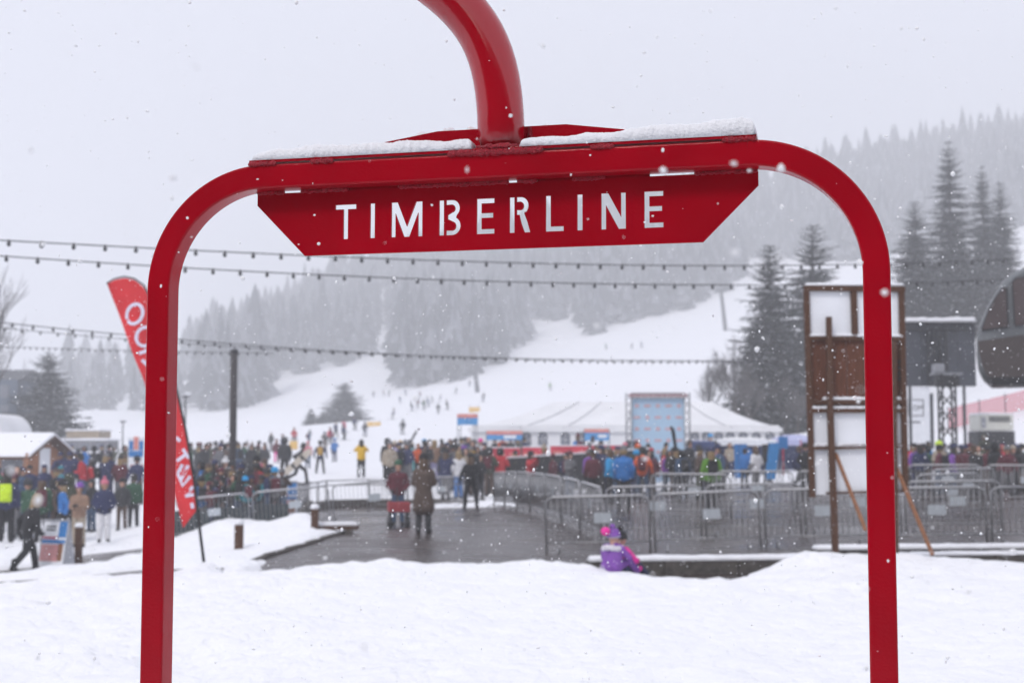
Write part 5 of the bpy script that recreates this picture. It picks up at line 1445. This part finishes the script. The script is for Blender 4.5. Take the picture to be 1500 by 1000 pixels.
# dark group before the hoarding
for a in [(664, 722, 652, 'grey', 'denim', 'helmet', 'charcoal', 'wide', 200, 'person in grey jacket and dark helmet carrying gear by the hoarding'), (672, 735, 664, 'white', 'blue', 'hair', '', 'carry', 30, 'person in white top and blue trousers beside the black jackets'),
          (690, 745, 666, 'black', 'black', 'beanie', 'black', 'wide', 10, 'person all in black with big black backpack before the hoarding'), (703, 738, 672, 'black', 'charcoal', 'hood', 'black', 'phone', 215, 'hooded person in black stooping beside the big backpack'),
          (704, 706, 648, 'white', 'charcoal', 'beanie', 'magenta', 'stand', 180, 'person in white jacket and magenta hat by the first red banner'), (676, 704, 646, 'purple', 'black', 'beanie', 'black', 'stand', 0, 'person in purple jacket behind the dark group'),
          (687, 700, 643, 'navy', 'grey', 'hair', '', 'stand', 160, 'person in navy with bare head behind the dark group'), (695, 704, 648, 'red', 'charcoal', 'helmet', 'grey', 'stand', 20, 'person in red jacket and grey helmet behind the dark group'),
          (664, 698, 648, 'charcoal', 'denim', 'cap', 'black', 'stand', 190, 'person in charcoal and black cap nearest the start arch')]: person(*a, bulk=1.06, pack='black' if a[0] == 690 else None)
# queue in front of the hoarding
for a in [(797, 722, 656, 'black', 'black', 'pompom hat', 'beige', 'stand', 20, 'person in black with beige pompom hat in front of the dark hoarding', 0), (829, 726, 664, 'navy', 'charcoal', 'beanie', 'black', 'pockets', 190, 'person in navy puffer jacket in front of the dark hoarding', 0),
          (868, 734, 660, 'maroon', 'black', 'beanie', 'black', 'stand', 10, 'person in dark maroon at the queue start', 0), (893, 736, 657, 'azure', 'black', 'hair', '', 'stand', 70, 'person in bright azure jacket in the queue', 0),
          (913, 745, 655, 'blue', 'black', 'beanie', 'grey', 'stand', -5, 'person in blue jacket with grey beanie next to the azure jacket', 0), (934, 726, 651, 'olive', 'grey', 'beanie', 'orange', 'stand', 10, 'person in olive jacket with glowing orange beanie', 0),
          (954, 718, 658, 'denim', 'charcoal', 'beanie', 'red', 'stand', 25, 'person in wide denim-blue jacket with red beanie', 0), (973, 722, 656, 'red', 'black', 'hair', '', 'stand', 250, 'person in red jacket with dark hair in the queue', 0),
          (991, 728, 658, 'black', 'charcoal', 'beanie', 'black', 'carry', 15, 'person in black shouldering a pair of skis', 0), (1024, 732, 657, 'brown', 'olive', 'beanie', 'charcoal', 'stand', 60, 'person in dark brown jacket left of the green jacket', 0),
          (1041, 746, 657, 'green', 'black', 'beanie', 'navy', 'stand', 5, 'person in grass green jacket with navy beanie at the barriers', 1), (1056, 724, 664, 'charcoal', 'black', 'helmet', 'navy', 'stand', 330, 'person in charcoal behind the green jacket', 0),
          (1106, 722, 654, 'white', 'grey', 'hair', '', 'pockets', 40, 'person in white jacket and loose grey trousers in the race area', 0), (1178, 720, 657, 'black', 'charcoal', 'helmet', 'black', 'pockets', 200, 'person in black helmet at the notice board edge', 0),
          (1068, 702, 652, 'beige', 'navy', 'hair', '', 'stand', 180, 'person in beige jacket under the white canopy', 0), (1092, 700, 654, 'blue', 'charcoal', 'cap', 'white', 'stand', 10, 'person in blue jacket and white cap under the white canopy', 0),
          (880, 708, 652, 'mustard', 'black', 'beanie', 'black', 'stand', 190, 'person in mustard jacket behind the azure jacket', 0), (920, 704, 648, 'black', 'black', 'hood', 'black', 'stand', 20, 'hooded person in black below the photo wall', 0),
          (948, 704, 652, 'maroon', 'grey', 'cap', 'red', 'stand', 170, 'person in maroon jacket and red cap below the photo wall', 0), (1040, 698, 640, 'charcoal', 'charcoal', 'beanie', 'azure', 'stand', 190, 'person in charcoal with azure beanie under the blue-violet canopy', 0)]:
    person(*a[:10], bulk=1.14 if a[10] == 0 else 1.2, pack='black' if a[0] in (991, 1041) else None)
# right of the notice board
for a in [(1346, 724, 650, 'navy', 'charcoal', 'hair', '', 'stand', 10, 'person in navy jacket close beside the notice board'), (1374, 722, 648, 'beige', 'grey', 'helmet', 'lime', 'pockets', 20, 'person in beige-grey jacket with lime yellow helmet'),
          (1397, 716, 652, 'charcoal', 'black', 'beanie', 'navy', 'stand', 0, 'person in charcoal with navy beanie next to the lime helmet'), (1412, 712, 656, 'brown', 'mustard', 'beanie', 'brown', 'stand', 200, 'person in brown jacket and mustard trousers by the rear barriers'),
          (1431, 722, 662, 'cream', 'grey', 'hair', '', 'stand', 170, 'person in cream jacket with bare head by the rear barriers'), (1455, 724, 648, 'black', 'black', 'hood', 'black', 'pockets', 20, 'tall hooded person in black by the rear barriers'),
          (1466, 714, 654, 'red', 'charcoal', 'hood', 'red', 'stand', 200, 'red-hooded person behind the tall black hood'), (1482, 724, 656, 'black', 'charcoal', 'beanie', 'beige', 'stand', 170, 'person in black with beige beanie by the rear barriers'),
          (1494, 714, 652, 'grey', 'navy', 'helmet', 'black', 'stand', 30, 'person in grey jacket and black helmet below the generator'), (1334, 712, 650, 'red', 'black', 'cap', 'charcoal', 'stand', 150, 'person in red jacket and charcoal cap half behind the notice board'),
          (1358, 708, 656, 'azure', 'black', 'beanie', 'black', 'stand', 40, 'person in azure jacket behind the navy jacket'), (1440, 706, 656, 'olive', 'black', 'cap', 'olive', 'stand', 0, 'person in olive jacket and cap behind the cream jacket')]: person(*a, bulk=1.12)
# left path
for a in [(44, 838, 722, 'black', 'black', 'hair', '', 'walk', -50, 'person in black walking bent forward behind the folding sign', .30, 1.1, None), (14, 802, 694, 'navy', 'black', 'beanie', 'charcoal', 'stand', 10, 'person in dark navy with a lime safety pack on the left path', 0, 1.15, 'lime'),
          (66, 790, 706, 'grey', 'charcoal', 'cap', 'white', 'stand', 30, 'person with lime pack and white cap behind the striding walker', 0, 1.1, 'lime'), (120, 806, 714, 'tan', 'beige', 'beanie', 'purple', 'phone', 175, 'person in tan coat with purple beanie behind the timber bollard', 0, 1.12, None),
          (156, 798, 709, 'navy', 'white', 'pompom hat', 'pink', 'pockets', 200, 'person in navy puffer and white trousers with pink pompom hat', 0, 1.28, None), (182, 780, 706, 'charcoal', 'brown', 'beanie', 'black', 'stand', 185, 'person in charcoal jacket and brown trousers on the left path', 0, 1.0, None),
          (199, 776, 700, 'forest', 'charcoal', 'beanie', 'charcoal', 'stand', 20, 'person in dark green close to the red leg of the frame', 0, 1.1, None), (104, 790, 698, 'olive', 'black', 'hood', 'olive', 'stand', 15, 'hooded person in olive coat behind the tan coat', 0, 1.2, None),
          (92, 756, 686, 'teal', 'charcoal', 'cap', 'teal', 'stand', 60, 'person in teal jacket behind the olive coat', 0, 1.05, None), (138, 780, 704, 'black', 'denim', 'beanie', 'charcoal', 'stand', 150, 'person in black jacket and jeans beside the tan coat', 0, 1.08, None),
          (28, 772, 690, 'denim', 'black', 'hair', '', 'stand', 190, 'person in blue jacket and long hair by the hut', 0, 1.1, None), (4, 780, 700, 'forest', 'black', 'beanie', 'forest', 'stand', 170, 'person in green at the end of the left path', 0, 1.1, None)]:
    person(*a[:10], lean=a[10], bulk=a[11], pack=a[12])
# child sitting on the snow edge
c = [((-.07, 0, .14), .13, (.07, 0, .14), .13, 1), ((-.05, 0, .16), .13, (-.06, .04, .42), .115, 0), ((.05, 0, .16), .13, (.06, .04, .42), .115, 0), ((-.12, .04, .46), .07, (.12, .04, .46), .07, 0), ((0, .04, .48), .06, (0, .06, .56), .05, 2), ((0, .07, .62), .088, (0, .07, .65), .092, 2),
     ((0, .15, .60), .014, (0, .165, .60), .014, 2), ((-.08, .02, .13), .09, (-.12, .36, .20), .07, 1), ((-.12, .36, .20), .07, (-.13, .62, .02), .06, 1), ((.08, .02, .13), .09, (.12, .36, .22), .07, 1), ((.12, .36, .22), .07, (.13, .62, .02), .06, 1),
     ((-.13, .62, .03), .06, (-.13, .72, .06), .05, 3), ((.13, .62, .03), .06, (.13, .72, .06), .05, 3), ((-.16, .04, .43), .066, (-.23, .14, .27), .055, 0), ((-.23, .14, .27), .055, (-.12, .32, .26), .045, 0), ((-.12, .34, .26), .04, (-.08, .40, .26), .036, 4),
     ((.16, .04, .43), .066, (.24, .16, .29), .055, 0), ((.24, .16, .29), .055, (.14, .34, .28), .045, 0), ((.14, .36, .28), .04, (.10, .42, .28), .036, 4)]
cm = skin_body(c, 'person', .014, 4)
_yy = np.linspace(15.5, 20.8, 200); _hh = snow_h(X_(895, _yy), _yy); _pp = to_px(X_(895, _yy), _yy, _hh)[1]
CY = float(_yy[np.argmin(_pp + (_yy > 20.2) * 50)]) - .22; cxx = X_(895, CY); cz = sz(cxx, CY)
kid = tag(link('person', cm, None, (cxx, CY, cz - .03), (0, 0, R(-34))), 'small child in purple snowsuit sitting in the snow by the low wall', 'person')
kid.scale = (.80, .80, .77)
set_slots(kid, [cloth('purple'), cloth('purple'), SKINS[0], cloth('magenta'), cloth('magenta')])
h_ = link('pompom_hat', hat_mesh('pompom hat'), kid, (0, .06, .665), (R(12), 0, 0)); h_.scale = (.98, .98, .9); set_slots(h_, [cloth('purple')])
pm_ = MB().lathe([(0, -.075), (.05, -.06), (.075, -.02), (.078, .02), (.055, .06), (0, .078)], 12).mesh('pompom', cloth('magenta'), True); link('pompom', pm_, kid, (-.06, -.10, .74))
ring = [(.145 * math.cos(R(a)), .03 + .125 * math.sin(R(a)), .455 + .012 * math.sin(R(a * 3))) for a in range(0, 361, 15)]
MB().tube(ring, [.05 + .008 * math.sin(k * 2.3) for k in range(len(ring))], 8).build('fur_collar', mat('white_fur', (.72, .70, .76), rough=.95, var=.1, scale=60, bump=.8, bscale=120), kid, True)
MB().tube([(.10 * math.cos(R(a)), .07 + .10 * math.sin(R(a)), .645) for a in range(0, 361, 15)], .022, 6).build('goggle_strap', cloth('lilac'), kid, True)
MB().tube([(.105 * math.cos(R(a)), .075 + .105 * math.sin(R(a)), .640) for a in range(35, 146, 10)], .036, 6).build('goggles', M_BLACK, kid, True)
# companion child, mostly hidden, with black pompom hat
kid2 = tag(link('person', cm, None, (cxx + .11, CY + .27, cz - .10), (0, 0, R(-40))), 'second child in magenta and black hat hidden behind the purple snowsuit', 'person'); kid2.scale = (.80, .80, .80)
set_slots(kid2, [cloth('magenta'), cloth('navy'), SKINS[0], cloth('black'), cloth('black')])
h_ = link('beanie', hat_mesh('pompom hat'), kid2, (0, .06, .65)); set_slots(h_, [cloth('black')])

# --- the rest of the crowd, every combination of clothes different
JK = ['black', 'navy', 'charcoal', 'maroon', 'grey', 'olive', 'teal', 'red', 'blue', 'brown', 'purple', 'forest', 'denim', 'beige', 'pink', 'white', 'orange', 'azure']
TRS = ['black', 'charcoal', 'navy', 'denim', 'grey', 'brown']
HTS = [('beanie', 'black'), ('helmet', 'charcoal'), ('beanie', 'grey'), ('helmet', 'black'), ('beanie', 'maroon'), ('cap', 'navy'), ('hood', 'charcoal'), ('beanie', 'navy'), ('hood', 'black'), ('beanie', 'brown'), ('pompom hat', 'white'), ('beanie', 'pink'), ('helmet', 'azure')]
combos = [(a, b, h) for a in JK for b in TRS for h in HTS]
wts = [(7 if a in ('black', 'navy', 'charcoal') else 3 if a in ('grey', 'olive', 'maroon', 'brown', 'denim', 'forest') else 1) * (.25 if h[1] in ('pink', 'azure', 'white') else 1) for a, b, h in combos]
rd = random.Random(99); order = sorted(range(len(combos)), key=lambda i: rd.random() ** (1 / wts[i]), reverse=True); ci = [0]
def crowd(spots, place, group, Yd=None, H=None):
    for px, foot, head in spots:
        a, b, (h, hc) = combos[order[ci[0]]]; ci[0] += 1
        person(px, foot, head, a, b, h, hc, rd.choice(['stand', 'pockets', 'phone', 'walk', 'wide', 'carry', 'photo']), rd.uniform(0, 360), '%s jacket, %s trousers, %s %s, %s' % (a, b, hc, h, place), group, Yd=Yd + rd.uniform(-.5, .5) if Yd else None, H=H * rd.uniform(.92, 1.08) if H else None, bulk=rd.choice((1.05, 1.18)), lean=rd.choice((0.0, 0.0, .14)), pack=rd.choice((None, None, None, 'black', 'charcoal', 'maroon')))
def spread(x0, x1, n, foot, head, jf, jh): return [(x0 + (x1 - x0) * (k + rd.uniform(.15, .85)) / n, foot + rd.uniform(-jf, jf), head + rd.uniform(-jh, jh)) for k in range(n)]
crowd(spread(262, 392, 17, 693, 651, 3, 3), 'in the far crowd by the dark pole', 'far crowd by the dark pole')
crowd(spread(262, 398, 11, 706, 655, 5, 4), 'on the snow behind the fenced queue', 'crowd on the snow behind the fenced queue')
crowd(spread(264, 408, 14, 768, 703, 3, 5), 'in the fenced queue by the feather flag', 'fenced queue by the feather flag', 40.2, .80)
crowd(spread(266, 395, 9, 752, 694, 4, 5), 'at the back of the fenced queue', 'back of the fenced queue', 44.0, .90)
crowd(spread(85, 205, 10, 736, 673, 8, 6), 'in the left crowd by the hut', 'left crowd by the hut')
crowd(spread(80, 205, 12, 704, 658, 6, 4), 'in the left crowd far behind', 'left crowd far behind')
crowd(spread(-20, 90, 7, 762, 694, 6, 5), 'in the dense crowd before the hut', 'dense crowd before the hut')
crowd(spread(400, 520, 6, 672, 648, 3, 2), 'far out on the snow field', 'people far out on the snow field')
crowd(spread(715, 870, 12, 690, 641, 3, 4), 'behind the red banners by the marquee', 'people behind the red banners')
crowd(spread(640, 715, 6, 690, 645, 3, 3), 'near the start arch', 'people near the start arch')
crowd(spread(1010, 1180, 8, 696, 652, 3, 3), 'in the race area by the canopies', 'people in the race area')

crowd(spread(-10, 110, 6, 796, 704, 6, 5), 'walking on the left path', 'people on the left path')
crowd(spread(264, 420, 11, 761, 699, 4, 4), 'in the middle of the fenced queue', 'middle of the fenced queue', 42.0, .84)
crowd(spread(722, 870, 6, 728, 662, 5, 4), 'waiting before the dark hoarding', 'people before the dark hoarding')
crowd(spread(868, 1062, 12, 726, 657, 5, 4), 'in the queue below the photo wall', 'queue below the photo wall')
crowd(spread(1326, 1505, 12, 714, 653, 5, 4), 'in the crowd below the black screen', 'crowd below the black screen')
crowd(spread(560, 715, 9, 712, 654, 6, 4), 'packed along the railing', 'people packed along the railing')
crowd(spread(872, 1062, 8, 712, 655, 4, 4), 'deep in the queue by the photo wall', 'deep queue by the photo wall')
crowd(spread(1330, 1505, 10, 722, 655, 5, 4), 'pressed against the rear barriers', 'people at the rear barriers')
crowd(spread(640, 720, 7, 726, 658, 8, 5), 'in the dark knot before the hoarding', 'dark knot before the hoarding')
crowd(spread(1060, 1185, 3, 712, 656, 4, 3), 'beside the blue banners', 'people beside the blue banners')
# --- skis and snowboards carried
def ski_pair(loc, rot, label, L=1.7, c='black'):
    t = thing('skis', label, 'skis', loc); t.rotation_euler = rot
    for s in (-.03, .03):
        mb = MB(); n = 14
        for i in range(n):
            f = i / (n - 1); z = f * L; w = .045 + .012 * abs(f - .5) * 2; b = .10 * max(0, (f - .88) / .12) ** 2
            for a_, d_ in ((-w, -.006), (w, -.006), (w, .006), (-w, .006)): mb.v.append((a_ if f < .97 else a_ * .5, s + d_ + b, z))
        for i in range(n - 1):
            for k in range(4): mb.f.append((i * 4 + k, i * 4 + (k + 1) % 4, (i + 1) * 4 + (k + 1) % 4, (i + 1) * 4 + k)); mb.m.append(0)
        mb.f += [(0, 1, 2, 3), tuple((n - 1) * 4 + k for k in range(4))]; mb.m += [0, 0]
        sk_ = mb.build('ski', cloth(c), t); MB().box((0, s * 1.7, L * .45), (.06, .05, .28)).build('binding', M_GREY, sk_)
p_ = [o for o in PEOPLE if 'shouldering' in o['label']][0].location
ski_pair((p_[0] + .10, p_[1] + .12, p_[2] + .75), (0, R(-9), R(20)), 'black skis rising over the shoulder of the person in black')
p_ = [o for o in PEOPLE if 'legs apart' in o['label']][0].location
p2 = [o for o in PEOPLE if 'blue helmet at the snow' in o['label']][0].location
ski_pair((p2[0] - .15, p2[1] - .05, p2[2] + .55), (0, R(-4), 0), 'upright dark blue skis held by the blue-helmeted person', 1.7, 'navy')
p3 = [o for o in PEOPLE if 'cream helmet by the railing' in o['label']][0].location
ski_pair((p3[0] + .2, p3[1], p3[2] + .7), (0, R(28), 0), 'slanting grey skis carried by the cream-helmeted person', 1.65, 'grey')
p4 = [o for o in PEOPLE if 'carrying gear' in o['label']][0].location
ski_pair((p4[0] - .45, p4[1] - .2, p4[2] + 1.1), (0, R(68), R(-10)), 'mustard skis slung across the dark group', 1.5, 'mustard')
p5 = [o for o in PEOPLE if 'pale snowboard' in o['label']][0].location
sb = thing('snowboard', 'pale snowboard tucked under the arm of the striding person', 'snowboard', (p5[0] + .05, p5[1] - .28, p5[2] + 1.0)); sb.rotation_euler = (0, R(48), 0)
oval = [(.14 * math.cos(R(a)) , .58 * (1 if math.sin(R(a)) > 0 else -1) + .16 * math.sin(R(a))) for a in range(0, 360, 15)]
MB().prism(oval, -.008, .008, fx).build('deck', cloth('cream'), sb)
for q in (-.25, .25): MB().box((0, -.05, q), (.22, .09, .11)).build('binding', M_BLACK, sb, bevel=.02)
# --- distant skiers
SK = [(590, 637, 13), (576, 614, 12), (603, 602, 15), (612, 598, 15), (621, 600, 16), (627, 596, 16), (642, 606, 12), (645, 588, 10), (547, 582, 8), (562, 580, 8), (570, 580, 8), (594, 579, 8), (668, 577, 8), (520, 631, 9), (708, 588, 12), (806, 571, 9), (888, 512, 8), (940, 509, 9), (926, 511, 7), (652, 556, 6), (688, 566, 7), (615, 583, 7), (633, 590, 10), (586, 590, 8), (655, 600, 9), (504, 645, 9), (535, 640, 8)]
skc = ['black', 'navy', 'charcoal', 'maroon', 'forest', 'denim']
ski_me = MB().box((-.12, .1, .02), (.09, 1.65, .03)).box((.12, .1, .02), (.09, 1.65, .03)).mesh('ski', M_BLACK)
for k, (px, foot, hp) in enumerate(SK):
    x, yd = ground_at(px, foot, 90, 480)
    o = person(px, foot, foot - hp, 'green' if px == 806 else skc[k % 6], skc[(k + 2) % 3], 'helmet', 'black', 'ski', rd.uniform(0, 360), 'tiny green-clad skier alone on the upper piste' if px == 806 else 'tiny distant skier in %s on the open piste' % skc[k % 6], 'distant skiers on the piste', Yd=yd, H=min(1.35, max(.9, hp * yd / FPX / 1.66)))
    link('skis', ski_me, o)
# ================================================================== falling snow and haze
NA, NB = 62000, 30000; NF = NA + NB
fx_ = np.r_[rng.uniform(-6, 6, NA), rng.uniform(-15, 15, NB)]; fy_ = np.r_[rng.uniform(.8, 12, NA), rng.uniform(12, 30, NB)]; fz_ = np.r_[rng.uniform(.4, 5.5, NA), rng.uniform(.4, 10, NB)]
oct_v = np.array([(1, 0, 0), (-1, 0, 0), (0, 1, 0), (0, -1, 0), (0, 0, 1), (0, 0, -1)], float)
oct_f = np.array([(0, 2, 4), (2, 1, 4), (1, 3, 4), (3, 0, 4), (2, 0, 5), (1, 2, 5), (3, 1, 5), (0, 3, 5)])
sz_ = np.minimum(rng.gamma(2.0, .0008, NF) + .0006, .005)
V = oct_v[None] * rng.uniform(.5, 1.3, (NF, 6, 1)) * sz_[:, None, None] * rng.uniform(.6, 1.4, (NF, 1, 3)) + np.stack([fx_, fy_, fz_], -1)[:, None]
Fk = oct_f[None] + (np.arange(NF) * 6)[:, None, None]
fm = bpy.data.meshes.new('falling_snow'); fm.from_pydata(V.reshape(-1, 3).tolist(), [], Fk.reshape(-1, 3).tolist())
# the biggest near ones are rounder, lumpy clumps
big = np.where((fy_ < 7) & (sz_ > .0024))[0]
ico = bmesh.new(); bmesh.ops.create_icosphere(ico, subdivisions=1, radius=1.0)
iv = np.array([v.co[:] for v in ico.verts]); ifc = np.array([[v.index for v in f.verts] for f in ico.faces]); ico.free()
Vb = iv[None] * rng.uniform(.7, 1.15, (len(big), len(iv), 1)) * sz_[big][:, None, None] * rng.uniform(.6, 1.3, (len(big), 1, 3)) + np.stack([fx_, fy_, fz_], -1)[big][:, None]
keep_ = np.ones(NF, bool); keep_[big] = False
V = V[keep_]; Fk = (oct_f[None] + (np.arange(len(V)) * 6)[:, None, None]).reshape(-1, 3)
Fb = (ifc[None] + (np.arange(len(big)) * len(iv))[:, None, None]).reshape(-1, 3) + len(V) * 6
fm.clear_geometry(); fm.from_pydata(np.concatenate([V.reshape(-1, 3), Vb.reshape(-1, 3)]).tolist(), [], np.concatenate([Fk, Fb]).tolist())
fm.polygons.foreach_set('use_smooth', [True] * len(fm.polygons))
fm.materials.append(mat('snowflake', (.9, .91, .93), rough=.8, var=.02))
fs = tag(link('falling_snow', fm), 'small snowflakes drifting down through the air', 'snowflakes'); fs['kind'] = 'stuff'

hm = bpy.data.materials.new('haze'); hm.use_nodes = True
nt = hm.node_tree; nt.nodes.clear()
ho = nt.nodes.new('ShaderNodeOutputMaterial'); pv = nt.nodes.new('ShaderNodeVolumePrincipled')
pv.inputs['Color'].default_value = (.93, .945, .97, 1); pv.inputs['Density'].default_value = HAZE_DENSITY
nt.links.new(pv.outputs[0], ho.inputs['Volume'])
zlo = float(Z.min()) - 1.0; zhi = max(float(Z.max()) + 24, 60)
hz = MB().box(((xs[0] + xs[-1]) / 2, (ys[0] + ys[-1]) / 2, (zlo + zhi) / 2), (xs[-1] - xs[0] + 6, ys[-1] - ys[0] + 6, zhi - zlo)).build('haze', hm)
tag(hz, 'pale snowy haze filling the valley', 'haze'); hz['kind'] = 'stuff'
print('TRIS', sum(len(m.loop_triangles) if m.loop_triangles else sum(len(p.vertices) - 2 for p in m.polygons) for m in bpy.data.meshes), 'Zrange', zlo, zhi, 'trees', len(cand))
